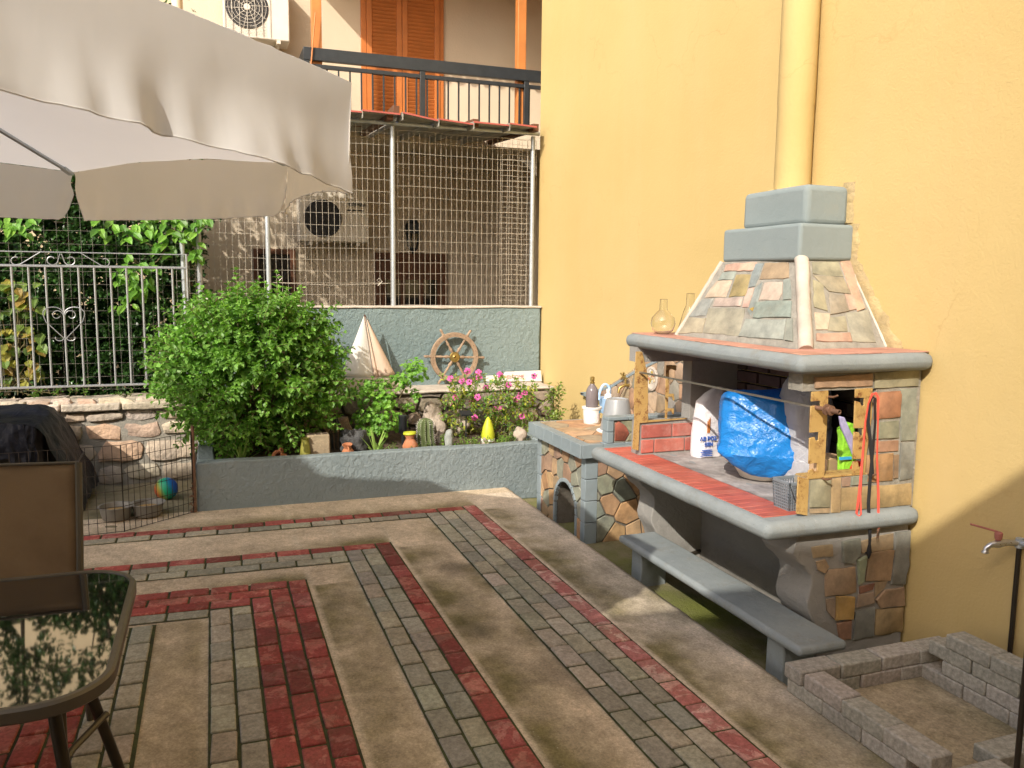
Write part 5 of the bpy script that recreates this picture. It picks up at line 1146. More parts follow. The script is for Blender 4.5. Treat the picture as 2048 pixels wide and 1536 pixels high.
# ================================================================ PARASOL
RZ = 2.1
RP = [at(148,345, Z=RZ), at(580,325, Z=RZ), at(703,165, Z=RZ)]
UC = Vector((2.62,1.22,0)); UR = 1.7
RP.append(Vector((1.28,.785,2.212)))
for a in (153, 108, 63, 18): RP.append(Vector((UC.x+UR*math.cos(R(a)), UC.y+UR*math.sin(R(a)), RZ+{153:.2,108:.18,63:.1,18:.04}[a])))
APX = Vector((UC.x,UC.y,2.62))
t = thing('white_parasol', 'big white parasol with a deep scalloped valance over the table', 'parasol', (UC.x,UC.y,0))
def rim(i, u):
    a, b = RP[i], RP[(i+1) % 8]; p = a.lerp(b, u); k = 4*u*(1-u); inn = (UC-p); inn.z = 0
    return p+inn.normalized()*(.055*k*(i != 2))+Vector((0,0,.022*k))
for i in range(8):
    g = MB()
    def cano(u, v, i=i):
        p = rim(i, u); q = p.lerp(APX, v); q.z -= .05*math.sin(math.pi*v)*(1-.4*4*u*(1-u)); q.z += .006*noise.noise(q*5); return q
    g.grid(cano, 16, 12); g.build('canopy', MT['cloth'], t, smooth=True, fix=False)
    g = MB(); a, b = RP[i], RP[(i+1) % 8]; e = (b-a).normalized(); nrm = Vector((e.y,-e.x,0)); nrm = nrm if (a-UC).dot(nrm) > 0 else -nrm
    def val(u, v, i=i, nrm=nrm, e=e):
        uu = .5+(u-.5)*(1-(0 if (i == 1 and u > .5) or (i == 2 and u < .5) else .020)*math.sin(math.pi*min(1, v*1.1))); s = abs(2*u-1)
        cor = (i == 1 and u > .5) or (i == 2 and u < .5); h = (.248 if i == 2 else .235)*(1-(0 if cor else .14*s**2+.46*max(0, (s-.90)/.10)**2.2)+(.06*s**6 if i == 1 and u > .5 else 0))
        p = rim(i, u); p = p+e*((uu-u)*1.3)
        f = .004*math.sin(u*19+i*1.7)+.004*math.sin(u*61+i)*v+.024*noise.noise(Vector((u*6, v*1.6, i*3)))+.010*noise.noise(Vector((u*22, v*1.2, i*3)))*v
        f *= .35 if i == 1 else 1
        z = v*h; return Vector((p.x, p.y, p.z-z))+nrm*(f*v**1.2-.012*v+((.03*v+.09*max(0,v-.4)**1.5*(.7+1.2*noise.noise(Vector((u*15,2,1)))))*min(1,u/.16) if i == 2 else 0))+Vector((0,0,.004*noise.noise(Vector((u*50,v*8,i)))))
    g.grid(val, 72, 14); o = g.build('valance', MT['cloth'], t, smooth=True, fix=False)
    g = MB(); g.tube([val(k/60, 1.0) for k in range(61)], .0022, 5); g.build('hem', MT['cloth'], t, smooth=True)
    g = MB(); r0 = RP[i].lerp(APX, .012); r0.z -= .012; r1 = APX+Vector((0,0,-.09)); mid = RP[i].lerp(APX, .5)+Vector((0,0,-.075))
    g.tube([r0, mid, r1], .0095, 6); g.obox(RP[i].lerp(APX, .03)+Vector((0,0,-.016)), APX-RP[i], (0,0,1), .03, .006, .012); g.build('rib', MT['galv'], t, smooth=False)
g = MB(); g.tube([(UC.x,UC.y,.01),(UC.x,UC.y,2.68)], .022, 16); g.build('pole', MT['galv'], t, smooth=True)
g = MB(); g.lathe([(.05,2.48),(.05,2.55),(.03,2.57)], (UC.x,UC.y,0), 16); g.build('hub', MT['black_plastic'], t, smooth=True)
g = MB(); g.lathe([(.25,0),(.25,.05),(.05,.09),(.03,.3)], (UC.x,UC.y,.003), 28); g.build('base', MT['frame_dark'], t, smooth=True)

# ================================================================ TABLE AND CHAIRS
TX0, TX1, TY0, TY1, TZ, CRN = 1.985, 2.915, .252, 2.05, .70, .17
def rr(inset_, n=9):
    x0, x1, y0, y1 = TX0+inset_, TX1-inset_, TY0+inset_, TY1-inset_; r = CRN-inset_; o = []
    for cx, cy, a0 in ((x1-r,y1-r,0),(x0+r,y1-r,90),(x0+r,y0+r,180),(x1-r,y0+r,270)):
        for k in range(n+1): a = R(a0+90*k/n); o.append((cx+r*math.cos(a), cy+r*math.sin(a)))
    return o
t = thing('garden_table', 'black glass garden table with a rounded taupe metal rim', 'table', (2.45,1.1,0))
g = MB(); g.prism(rr(.018), 'z', TZ-.008, TZ-.001); g.build('glass_top', MT['black_glass'], t)
prof = [(.0,-.004),(.0,-.030),(.004,-.034),(.022,-.034),(.0215,-.002),(.018,.003),(.006,.003)]
rings = [[(x,y,TZ+dz) for x, y in rr(d)] for d, dz in prof]; rings.append(rings[0])
g = MB(); g.loft(rings, cap=False); g.build('rim', MT['frame'], t, smooth=True)
def tleg(pts, r): g = MB(); g.tube(pts, r, 10); g.build('leg', MT['frame_dark'], t, smooth=True)
for x, y in ((2.30,.43),(2.62,.43),(2.30,1.87),(2.62,1.87)): 
    s = -1 if y < 1 else 1; d = -1 if x < 2.45 else 1
    tleg([(x,y,TZ-.03),(x+d*.03,y+s*.02,.5),(x+d*.19,y+s*.11,0)], .0165)
for x in (2.27,2.30): pass
for y in (.40,1.90):
    s = -1 if y < 1 else 1; g = MB(); g.tube([(2.30-.09,y+s*.05,.30),(2.33,y-s*.03,.265),(2.46,y-s*.06,.26),(2.59,y-s*.03,.265),(2.62+.09,y+s*.05,.30)], .011, 8); g.build('stretcher', MT['frame'], t, smooth=True)
def sling_chair(name, label, X, Y, dr, Yw=.56, zt=.94):
    """sling chair; dr = +1 backrest at larger x"""
    t = thing(name, label, 'chair', (X,Y,0), 'garden chairs at the glass table')
    a, b = Y-Yw/2, Y+Yw/2
    back = [Vector((X+dr*.0,0,.40)), Vector((X+dr*.08,0,.68)), Vector((X+dr*.15,0,zt))]; seat = [Vector((X-dr*.44,0,.44)), Vector((X-dr*.22,0,.41)), Vector((X+dr*.0,0,.40))]
    for y in (a, b):
        g = MB(); g.tube([p+Vector((0,y,0)) for p in seat[:2]]+[back[0]+Vector((-dr*.01,y,0))]+[p+Vector((0,y,0)) for p in back[1:]], .0125, 8); g.build('side_frame', MT['frame'], t, smooth=True)
        g = MB(); g.tube([(X-dr*.42,y,.44),(X-dr*.46,y,.0)], .0125, 8); g.build('leg', MT['frame'], t, smooth=True)
        g = MB(); g.tube([(X-dr*.02,y,.42),(X+dr*.10,y,.0)], .0125, 8); g.build('leg', MT['frame'], t, smooth=True)
    def bk(u, v):
        s = v*(len(back)-1); k = min(int(s), len(back)-2); p = back[k].lerp(back[k+1], s-k); return p+Vector((dr*.02*math.sin(math.pi*u), a+.008+(Yw-.016)*u, 0))
    def st_(u, v):
        s = v*2; k = min(int(s), 1); p = seat[k].lerp(seat[k+1], s-k); return p+Vector((0, a+.008+(Yw-.016)*u, -.02*math.sin(math.pi*u)))
    g = MB(); g.grid(bk, 16, 16); g.build('backrest', MT['sling'], t, smooth=True, solid=.004, fix=False)
    g = MB(); g.grid(st_, 12, 12); g.build('seat', MT['sling'], t, smooth=True, solid=.004, fix=False)
    g = MB(); p = back[-1]+Vector((0,0,.0)); g.tube([(p.x,a,p.z),(p.x+dr*.01,Y,p.z+.006),(p.x,b,p.z)], .006, 8); g.build('top_bar', MT['frame'], t, smooth=True)
    g = MB(); g.tube([(X-dr*.45,a,.12),(X-dr*.45,b,.12)], .009, 8); g.build('stretcher', MT['frame'], t, smooth=True)
    return t
pr_c = at(160,925, X=3.32)
sling_chair('sling_chair', 'brown mesh sling chair facing the camera across the glass table', 3.17, pr_c.y+.285, 1, .56, pr_c.z)
sling_chair('sling_chair', 'brown sling chair pushed under the camera side of the table', 1.70, .95, -1)

# ================================================================ DOG PEN
z3 = zc(0,780,4.517)
t = thing('wire_pen', 'folding dark wire dog pen standing in front of the stone wall', 'pen', (5.79,.587,0))
c0 = at(*z3(1750,1105), Z=.004); c1 = at(*z3(1125,1280), Z=.004); c2 = Vector((5.70,1.25,.004)); c3_ = Vector((5.62,2.0,.004)); PH = .575
def panel(a, b, n, lean=0):
    g = MB(); up = Vector((0,0,PH)); r = .0021
    for i in range(n+1):
        p = a.lerp(b, i/n); g.tube([p, p+up], r if 0 < i < n else .004, 5)
    for z in (0.004,.075,.17,.275,.385,.49,PH): g.tube([a+Vector((0,0,z)), b+Vector((0,0,z))], r*1.1, 4)
    return g.build('pen_panel', MT['dark_wire'], t)
panel(c0, c1, 13); panel(c1, c2, 13); panel(c2, c3_, 13); panel(Vector((6.16,.155,.004)), c0, 2)
g = MB(); g.tube([c0+Vector((.01,-.01,0)), c0+Vector((.012,-.012,.62))], .012, 8); 
for k in range(26): p = c0+Vector((rnd(-.012,.02),rnd(-.02,.012),rnd(0,.2))); g.tube([p, p+Vector((rnd(-.02,.01),rnd(-.02,.02),rnd(-.02,.03)))], .004, 4)
g.build('post', MT['rust'], t)
bw = []
for lab, q, ry in (('steel dog bowl with kibble, left of the two in the pen', (1040,1187), 0), ('steel dog bowl with kibble, next to the rainbow ball', (1330,1155), 0)):
    p = at(*z3(*q), Z=.012); c = Vector((p.x+.085,p.y,.012)); t = thing('dog_bowl', lab, 'bowl', c, 'steel dog bowls')
    g = MB(); g.lathe([(0,.0),(.084,.0),(.088,.004),(.106,.084),(.117,.086),(.117,.089),(.104,.088),(.085,.02),(0,.02)], c, 36, cap=False); g.build('bowl', MT['steel_bowl'], t, smooth=True)
    g = MB(); g.lathe([(.095,.045),(.09,.05),(.06,.062),(.03,.068),(0,.07)], c, 24, cap=False); o = g.build('kibble', MT['kibble'], t, smooth=True); roughen(o, .008, 40)
p = at(333,1001, Z=.01); t = setp(None or (lambda o: o)(MB().lathe([(.083*math.sin(k*math.pi/24), .083-.083*math.cos(k*math.pi/24)) for k in range(25)], (p.x+.03,p.y,.01), 36).build('rainbow_ball', MT['ball'], None, smooth=True, loc=(p.x+.03,p.y,.093))), 'rainbow coloured rubber ball on the pen floor', 'ball')
t = thing('covered_kennel', 'dog kennel covered by a creased black plastic tarp', 'kennel', (6.5,1.5,0))
g = MB(); g.box((6.32,1.12,.02), (6.95,2.3,.62)); g.build('box', MT['kennel'], t, bevel=.01)
sec = [(2.4,.67),(2.0,.70),(1.6,.703),(1.3,.706),(1.20,.70),(1.14,.675),(1.08,.60),(1.01,.45),(.95,.30),(.90,.17),(.88,.08)]
def tarp(u, v):
    s = u*(len(sec)-1); k = min(int(s), len(sec)-2); y = sec[k][0]+(sec[k+1][0]-sec[k][0])*(s-k); z = sec[k][1]+(sec[k+1][1]-sec[k][1])*(s-k)
    x = 6.98-v*.80; n = noise.noise_vector(Vector((y*4, x*5, z*4)))*.028+noise.noise_vector(Vector((y*11, x*13, z*11)))*.012
    z += .02*math.sin(v*5)
    return Vector((x,y,z))+n
g = MB(); g.grid(tarp, 60, 30); g.build('tarp', MT['tarp'], t, smooth=True, fix=False)
def flap(u, v):
    y = 2.35-u*1.27; top = tarp(.0+.50*u+.04*(u > .98), 1.0); top = tarp(min(.5, u*.5), 1.0); h = .30+.05*math.sin(u*9)+.05*noise.noise(Vector((u*9,0,4)))+(.10*max(0,u-.8)/.2)
    return Vector((top.x-.05*math.sin(v*1.6)-.02*v+.02*noise.noise(Vector((u*14,v*4,1))), top.y-.01*v+.015*noise.noise(Vector((u*20,v*6,2))), top.z-h*v))
g = MB(); g.grid(flap, 60, 12); g.build('tarp_flap', MT['tarp'], t, smooth=True, fix=False)
g = MB(); g.obox((6.14,.93,.34), (0,.5,-.85), (1,0,0), .16, .012, .006); g.build('slat', MT['kennel'], t)

# ================================================================ PLANTER ORNAMENTS
MT['moss_glaze'] = plastic('mossy_glaze', (.24,.23,.04), .6, 0, .3)
def soil(x, y): return .285+.05*(x-XF-.1)/1.12
LZ = LED+.004
t = thing('model_sailboat', 'wooden model sailboat with a white and a peach sail on the wall ledge', 'model boat', (7.4,-1.2,LED))
BX = 7.40
def bp(x, y, X=BX): q = at(x,y, X=X); return Vector((X,q.y,q.z))
top, l0, l1 = bp(728,632), bp(682,752), bp(750,754)
def sail(P, Q, S, bel, name, mat, X0):
    g = MB(); n = 14
    def f(u, v): p = P.lerp(Q, v).lerp(P.lerp(S, v), u); b = bel*math.sin(math.pi*u)*v; return p+Vector((X0-b,0,0))
    g.grid(f, 12, n); g.build(name, mat, t, smooth=True, solid=.003, fix=False, weld=True)
sail(top, l0, l1, .05, 'mainsail', MT['sail_white'], 0)
sail(bp(733,638), bp(756,753), bp(789,748), .045, 'jib', MT['sail_cream'], -.02)
sail(bp(730,634), bp(748,754), bp(757,754), .03, 'sail_fold', MT['sail_cream'], -.01)
g = MB(); g.tube([bp(729,629), bp(752,756)], .006, 8); g.tube([bp(731,631), bp(790,750)], .0025, 5); g.build('mast', MT['brown_wood'], t, smooth=True)
hl, hr_, hb = bp(672,757), bp(806,763), LED+.002
rings = []
for k in range(15):
    u = k/14; y = hl.y+(hr_.y-hl.y)*u; w = .062*math.sin(math.pi*min(1, .12+u*.82))**.7; zt_ = hl.z+.0+.01*(2*u-1)**2; zb_ = hb+.05*max(0, abs(2*u-1)-.55)
    rings.append([(BX-w,y,zt_),(BX-w*.8,y,zb_+(zt_-zb_)*.4),(BX-w*.35,y,zb_),(BX+w*.35,y,zb_),(BX+w*.8,y,zb_+(zt_-zb_)*.4),(BX+w,y,zt_)])
g = MB(); g.loft(rings); g.build('hull', MT['hull'], t, smooth=True)
t = thing('ship_wheel', "weathered wooden ship's wheel with a brass hub leaning on the blue wall", 'ship wheel', (7.54,-2.1,.9))
wc_ = at(909,714, X=7.53); WR = .213
g = MB(); r = [(WR-.022,-.014),(WR+.018,-.016),(WR+.022,-.008),(WR+.022,.012),(WR+.016,.016),(WR-.022,.014)]; rings = [[wc_+Vector((dx,rr_*math.cos(a),rr_*math.sin(a))) for rr_, dx in r] for a in [i*2*math.pi/48 for i in range(48)]]; rings.append(rings[0]); g.loft(rings, cap=False); g.build('rim', MT['wheel_wood'], t, smooth=True)
for k in range(6):
    a = k*math.pi/3+.04; d = Vector((0,math.cos(a),math.sin(a))); g = MB(); g.lathe([(.010,.03),(.012,.06),(.017,.085),(.010,.1),(.009,.12),(.014,.14),(.010,.15),(.011,.19),(.011,.235),(.016,.238),(.010,.25),(.013,.275),(.012,.292),(.006,.30)], wc_, 12, d); g.build('spoke', MT['wheel_wood'], t, smooth=True)
g = MB(); g.lathe([(.048,-.015),(.05,.012),(.044,.02),(.042,.014),(.02,.016),(.012,.022),(.012,.004),(0,.004)], wc_, 28, (-1,0,0)); g.build('hub', MT['brass'], t, smooth=True)
g = MB()
for k in range(24): a = k*math.pi/12; g.lathe([(.004,.0),(.004,.002),(0,.002)], wc_+Vector((-.016,WR*math.cos(a),WR*math.sin(a))), 6, (-1,0,0))
g.build('studs', MT['rust'], t)
t = thing('welcome_sign', 'white painted wooden welcome sign standing on the wall ledge', 'sign', (7.5,-2.8,LED))
SX_ = 7.50; q = [at(x,y, X=SX_) for x, y in ((972,752),(1008,750),(1011,744),(1082,741),(1084,763),(973,763))]; g = MB(); g.prism([(p.y,max(p.z,LED+.003)) for p in q], 'x', SX_, SX_+.018); g.build('board', MT['sail_white'], t, bevel=.003)
p = at(1005,757.5, X=SX_); text('WELCOME', .046, MT['red_edge'], t, (SX_-.001,p.y,p.z), (0,-1,0), (0,0,1), 'lettering', .0015)

def rock(name, label, px, py, X, w, h, mat, cat='rock', seed=0, sc=1.6, d=None, amp=.25):
    p = at(px,py, X=X); z0 = soil(X, 0)-.03 if p.z < .5 else p.z
    g = MB(); n = 18; g.lathe([(max(.002, w/2*math.sin(math.pi*k/n)**.8), h*(.5-.5*math.cos(math.pi*k/n))) for k in range(n+1)], (X,p.y,z0), 22)
    o = g.build(name, mat, None, smooth=True, loc=(X,p.y,z0)); sz = max(w, h)
    for v in o.data.vertices:
        c = v.co.copy(); v.co += (c-Vector((0,0,h/2))).normalized()*noise.noise(c*(sc/sz*2)+Vector((seed,seed,seed)))*sz*amp; v.co += noise.noise_vector(c*14/sz*.5+Vector((seed,0,0)))*sz*.03
    return setp(o, label, cat)
rock('lava_rock', 'black pitted lava rock behind the small aloe', 712, 905, 6.45, .22, .22, MT['basalt'], seed=3, sc=2.4)
rock('pale_rock', 'small pinkish rock left of the tall cactus top', 863, 870, 6.95, .17, .30, MT['pale_rock'], seed=4)
rock('pale_rock', 'tall pale rock just right of the cactus', 883, 880, 6.70, .09, .20, MT['pale_rock'], seed=7)
rock('pale_rock', 'whitish pointed rock behind the flowers', 922, 870, 6.85, .15, .26, MT['pale_rock'], seed=9)
rock('pale_rock', 'pale rock at the counter end of the planter', 1037, 880, 6.45, .10, .17, MT['pale_rock'], seed=12)
rock('pale_rock', 'white pebble stone between the ground cover plants', 972, 893, 6.42, .06, .09, MT['pale_rock'], seed=15)
rock('grey_stone', 'smooth grey upright stone beside the cactus', 898, 905, 6.42, .075, .19, MT['grey_rock'], seed=5, amp=.06)
rock('dome_stone', 'pale round stone half buried under the big bush', 545, 918, 6.32, .11, .08, MT['grey_rock'], seed=6, amp=.05)
p = at(421,608, X=7.5); rock('white_rock', 'white rock on top of the wall behind the bush', 421, 612, 7.62, .11, .09, MT['white_cement'], seed=2, amp=.15)
c = at(638,915, X=6.34); t = thing('pumice_block', 'beige hollow building block standing in the planter', 'block', (6.38,c.y,.28))
g = MB(); g.box((6.34,c.y-.085,.27), (6.46,c.y+.085,.475)); o = g.build('body', MT['block'], t, bevel=.01); roughen(o, .004, 14, size=.05)
g = MB(); 
for k in range(3): g.box((6.352,c.y-.07+k*.05,.4745), (6.45,c.y-.035+k*.05,.4765))
g.build('hollow', MT['soil'], t)
def jug(name, label, px, py, X, s, tilt, parts=True, lid=False):
    p = at(px,py, X=X); z0 = soil(X,0)-.02; c = Vector((X,p.y,z0)); t = thing(name, label, 'jug', c); d = Vector(tilt)
    g = MB(); g.lathe([(0,0),(.05*s,.005*s),(.085*s,.05*s),(.088*s,.09*s),(.06*s,.14*s),(.045*s,.16*s),(.048*s,.18*s),(.062*s,.205*s),(.064*s,.21*s),(.052*s,.207*s),(.04*s,.18*s)], c, 24, d, cap=False); g.build('body', MT['terracotta'], t, smooth=True)
    x, y, z = frame(d); g = MB(); q = c+z*(.19*s); sgn = -1 if y.y > 0 else 1
    g.tube([q+y*sgn*.05*s, q+y*sgn*.1*s+z*.005*s, q+y*sgn*.11*s-z*.04*s, q+y*sgn*.085*s-z*.08*s], .011*s, 8); g.build('handle', MT['terracotta'], t, smooth=True)
    if lid:
        g = MB(); g.lathe([(.07*s,.212*s),(.075*s,.22*s),(.07*s,.24*s),(.03*s,.245*s),(0,.245*s)], c, 24, d); g.build('lid', MT['lime_cone'], t, smooth=True)
jug('clay_jug', 'small fallen terracotta jug by the black rock', 697, 905, 6.33, .62, (-.2,.1,1))
jug('clay_jug', 'terracotta jug with a green lid near the cactus', 821, 898, 6.42, .72, (.03,.03,1), lid=True)
jug('clay_jug', 'dark clay jug lying under the big bush', 568, 912, 6.36, .6, (-.5,.4,.6))
p = at(611,905, X=6.33); t = thing('yellow_vase', 'mossy yellow vase beside the pumice block', 'vase', (6.33,p.y,.28)); g = MB(); g.lathe([(0,0),(.035,.002),(.045,.05),(.035,.12),(.028,.16),(.033,.185)], (6.33,p.y,.275), 20); g.build('body', MT['moss_glaze'], t, smooth=True)
p = at(806,880, X=6.62); t = thing('solar_lamp', 'black cylindrical solar lamp behind the lidded jug', 'garden lamp', (6.62,p.y,.3)); g = MB(); g.tube([(6.62,p.y,.29),(6.62,p.y,.42)], .012, 8); g.lathe([(.030,.40),(.034,.41),(.034,.53),(.037,.535),(.037,.55),(0,.553)], (6.62,p.y,0), 20); g.build('body', MT['black_plastic'], t, smooth=True)
p = at(932,880, X=6.55); t = thing('solar_stake_lamp', 'flat topped black solar stake lamp among the flowers', 'garden lamp', (6.55,p.y,.3)); g = MB(); g.tube([(6.55,p.y,.29),(6.55,p.y,.55)], .006, 8); g.obox((6.55,p.y,.555), (1,0,.3), (0,1,0), .04, .05, .008); g.build('body', MT['black_plastic'], t)
p = at(976,880, X=6.55); t = thing('lime_cone', 'lime green pointed plastic ornament in the planter', 'ornament', (6.55,p.y,.3)); g = MB(); g.lathe([(0,0),(.055,.0),(.058,.03),(.045,.10),(.022,.16),(.006,.185),(0,.187)], (6.55,p.y,.33), 20); g.build('cone', MT['lime_cone'], t, smooth=True); g = MB(); g.lathe([(.06,-.05),(.06,.0),(0,.0)], (6.55,p.y,.33), 20); g.build('base', MT['white_plastic'], t, smooth=True)
p = at(655,870, X=6.6); t = thing('wire_lantern', 'small black wire lantern behind the pumice block', 'lantern', (6.6,at(672,870, X=6.6).y,.3)); c = WORLD[t.name]; g = MB()
for k in range(8): a = k*math.pi/4; g.tube([(c.x+.035*math.cos(a),c.y+.035*math.sin(a),.30),(c.x+.05*math.cos(a),c.y+.05*math.sin(a),.45),(c.x+.015*math.cos(a),c.y+.015*math.sin(a),.55)], .004, 5)
g.build('cage', MT['black_metal'], t)
# cactus
p0 = at(855,905, X=6.5); p1 = at(852,838, X=6.5); hgt = p1.z-.29+.02; t = thing('column_cactus', 'tall ribbed column cactus in the planter', 'cactus', (6.5,p0.y,.28)); rings = []
for k in range(18):
    u = k/17; rr0 = .062*(1.02-.12*u)*(1 if u < .8 else math.sqrt(max(.01, 1-((u-.8)/.2)**2))) ; z = .28+hgt*u; cy = p0.y+(p1.y-p0.y)*u+.01*math.sin(u*3)
    rings.append([(6.5+rr0*(1+.16*math.cos(11*a))*math.cos(a), cy+rr0*(1+.16*math.cos(11*a))*math.sin(a), z) for a in [j*2*math.pi/88 for j in range(88)]])
g = MB(); g.loft(rings); g.build('stem', MT['cactus'], t, smooth=True)
g = MB()
for k in range(4, 17):
    for j in range(11):
        a = j*2*math.pi/11; q = Vector(rings[k][j*8]); o_ = Vector((math.cos(a),math.sin(a),0))
        for s in range(3): g.tube([q, q+(o_+rdir()*.7).normalized()*.014], [.0009,.0004], 3)
o = g.build('spine', MT['sail_white'], t); o['kind'] = 'stuff'
# aloes
def aloe(label, px, py, X, n, L, W, spread, seed):
    rg = random.Random(seed); p = at(px,py, X=X); c = Vector((X,p.y,soil(X,0))); t = thing('aloe_plant', label, 'aloe', c)
    for k in range(n):
        a = k*2.4+rg.uniform(-.3,.3); u = k/n; el = 1.35-spread*(1-u)*rg.uniform(.7,1.1); d = Vector((math.cos(a)*math.cos(el), math.sin(a)*math.cos(el), math.sin(el))); l = L*(.65+.35*u)*rg.uniform(.8,1.1); s = d.cross(Vector((0,0,1))).normalized(); nn_ = s.cross(d)
        r = []
        for i in range(9):
            v = i/8; w = W*(1-v)**.8*(.8+.4*v)+.0006; q = c+d*(l*v)+nn_*(-.10*l*v*v*spread)
            r.append([q+s*w, q+nn_*(-w*.45), q-s*w, q+nn_*(w*.12)])
        g = MB(); g.loft(r); g.build('leaf', MT['aloe'], t, smooth=True)
aloe('small bright aloe in front of the black rock', 752, 905, 6.33, 12, .26, .016, .75, 3)
aloe('shaded spiky aloe under the big bush', 483, 915, 6.36, 16, .26, .013, .95, 5)
aloe('little aloe shoot beside the yellow vase', 622, 915, 6.30, 5, .06, .007, .6, 8)
# ================================================================ PLANTS
UPV = Vector((0,0,1))
def twig(mb, p, d, n, step, L, W, cols, droop=.1, stem=None, sm=None, pair=True, wander=.25, tint=1.0):
    """a shoot with opposite leaves, smaller towards the tip"""
    a = rnd(0, 6.28); pts = [p.copy()]
    for i in range(n):
        d = (d+rdir()*wander*.5+Vector((0,0,.08-droop*.5))).normalized(); p = p+d*step; pts.append(p.copy())
        x, y, _ = frame(d); k = 1-.55*(i/n)**1.5; a += 1.57+rnd(-.3,.3)
        for s in ((1,-1) if pair else (1,)):
            o = (x*math.cos(a)+y*math.sin(a))*s; ld = (o*1.0+d*.55+Vector((0,0,-droop))).normalized()
            c = cols[int(rnd(0, len(cols)))]; f = rnd(.8, 1.25)*tint
            leaf(mb, p, ld, (UPV+o*.2+rdir()*.35).normalized(), L*k*rnd(.8,1.15), W*k*rnd(.85,1.15), (c[0]*f,c[1]*f,c[2]*f))
    for s in range(2):
        c = cols[0]; leaf(mb, p, (d+rdir()*.5).normalized(), UPV, L*.45, W*.4, (c[0]*1.3,c[1]*1.25,c[2]*1.1))
    if sm is not None: sm.tube([pts[0], pts[len(pts)//2], pts[-1]], [.003,.0025,.0015], 4)
random.seed(42)
# big bush
BXX = 6.68; bcn = at(506,748, X=BXX); t = thing('basil_bush', 'big rounded bright green basil bush spilling over the planter', 'bush', (BXX,bcn.y,.3))
GB = [(.17,.34,.06),(.20,.40,.075),(.14,.29,.05),(.25,.45,.10),(.18,.36,.065),(.11,.24,.04)]
lm = MB(); sm = MB(); root = Vector((BXX+.05,bcn.y,.32)); cen = Vector((BXX,bcn.y,bcn.z+.03))
def brad(d):
    n = 1+.20*noise.noise(d*2.2+Vector((3,1,0)))+.15*noise.noise(d*5.5)
    return Vector((d.x*.56*n, d.y*.625*n, d.z*(.555 if d.z > 0 else .58)*n))
N = 0
while N < 1150:
    d = rdir(.12)
    if d.x > .75 and rnd(0,1) < .5: continue
    R_ = brad(d); k = rnd(.62, .9) if rnd(0,1) < .8 else rnd(.88,1.0) if rnd(0,1) < .25 else rnd(.3,.6); p = cen+R_*k
    if p.z < .40 and p.x > XF-.02 and d.x > -.3: continue
    if p.z < .36: continue
    td = (R_.normalized()+Vector((0,0,.35))+rdir()*.3).normalized()
    twig(lm, p, td, int(rnd(4,8)), .036, .068*rnd(.8,1.2), .048*rnd(.85,1.15), GB, .22, True, sm, tint=rnd(.72,1.2)); N += 1
for k in range(46):
    d = rdir(.5); e = cen+brad(d)*.8; sm.tube([root+Vector((rnd(-.06,.06),rnd(-.1,.1),0)), root.lerp(e,.5)+Vector((0,0,.05)), e], [.012,.008,.004], 5)
for k in range(26):                                     # dry seed spikes on top
    d = rdir(1.2); e = cen+brad(d)*rnd(.9,1.0); q = e+Vector((rnd(-.04,.04),rnd(-.05,.05),rnd(.06,.13))); sm.tube([e, q], [.0018,.001], 4)
    for i in range(9): r_ = e.lerp(q, i/9); lm.add([r_+rdir()*.007 for _ in range(3)], [(0,1,2)], (.26,.2,.12))
lm.build('foliage', MT['leaf'], t, fix=False); sm.build('stems', MT['stem'], t)

# parsley geranium
t = thing('scented_geranium', 'lobed light green geranium growing in front of the model boat', 'plant', (6.75,-1.45,.33)); lm = MB(); sm = MB()
GG = [(.20,.42,.05),(.17,.38,.045),(.24,.48,.07),(.14,.31,.04)]
def lobed(mb, p, nrm, r, col):
    x, y, z = frame(nrm); k0 = rnd(0,6.28); vs = [p]; n = 14
    for j in range(n):
        a = k0+2*math.pi*j/n; rr_ = r*(1.0 if j % 2 == 0 else .6)*rnd(.85,1.15); vs.append(p+(x*math.cos(a)+y*math.sin(a))*rr_+z*(.25*rr_*rnd(-.3,1)))
    mb.add(vs, [(0,j+1,(j+1) % n+1) for j in range(n)], col)
root = Vector((6.75,at(770,900, X=6.75).y,.33))
for px, py, X, r, n in ((826,745,6.72,.13,105),(800,765,6.75,.10,50),(735,775,6.70,.10,60),(765,770,6.75,.09,45),(770,800,6.68,.11,70),(742,815,6.66,.12,75),(765,845,6.62,.13,100),(735,850,6.65,.11,60),(800,845,6.7,.08,35),(830,790,6.8,.06,22),(705,790,6.75,.08,30),(720,840,6.7,.08,30),(815,815,6.8,.06,18)):
    c = at(px,py, X=X); sm.tube([root, root.lerp(c,.5)+Vector((rnd(-.03,.03),rnd(-.04,.04),.03)), c], [.006,.005,.003], 5)
    for k in range(int(n*1.5)):
        d = rdir(.25); p = c+d*r*rnd(.35,1.0); cc = jit(random.choice(GG), .2); lobed(lm, p, (d+Vector((-.4,.3,.6))+rdir()*.5).normalized(), rnd(.014,.026), cc)
        if k % 5 == 0: sm.tube([c, p], .0015, 3)
lm.build('foliage', MT['leaf'], t, fix=False); sm.build('stems', MT['stem'], t)

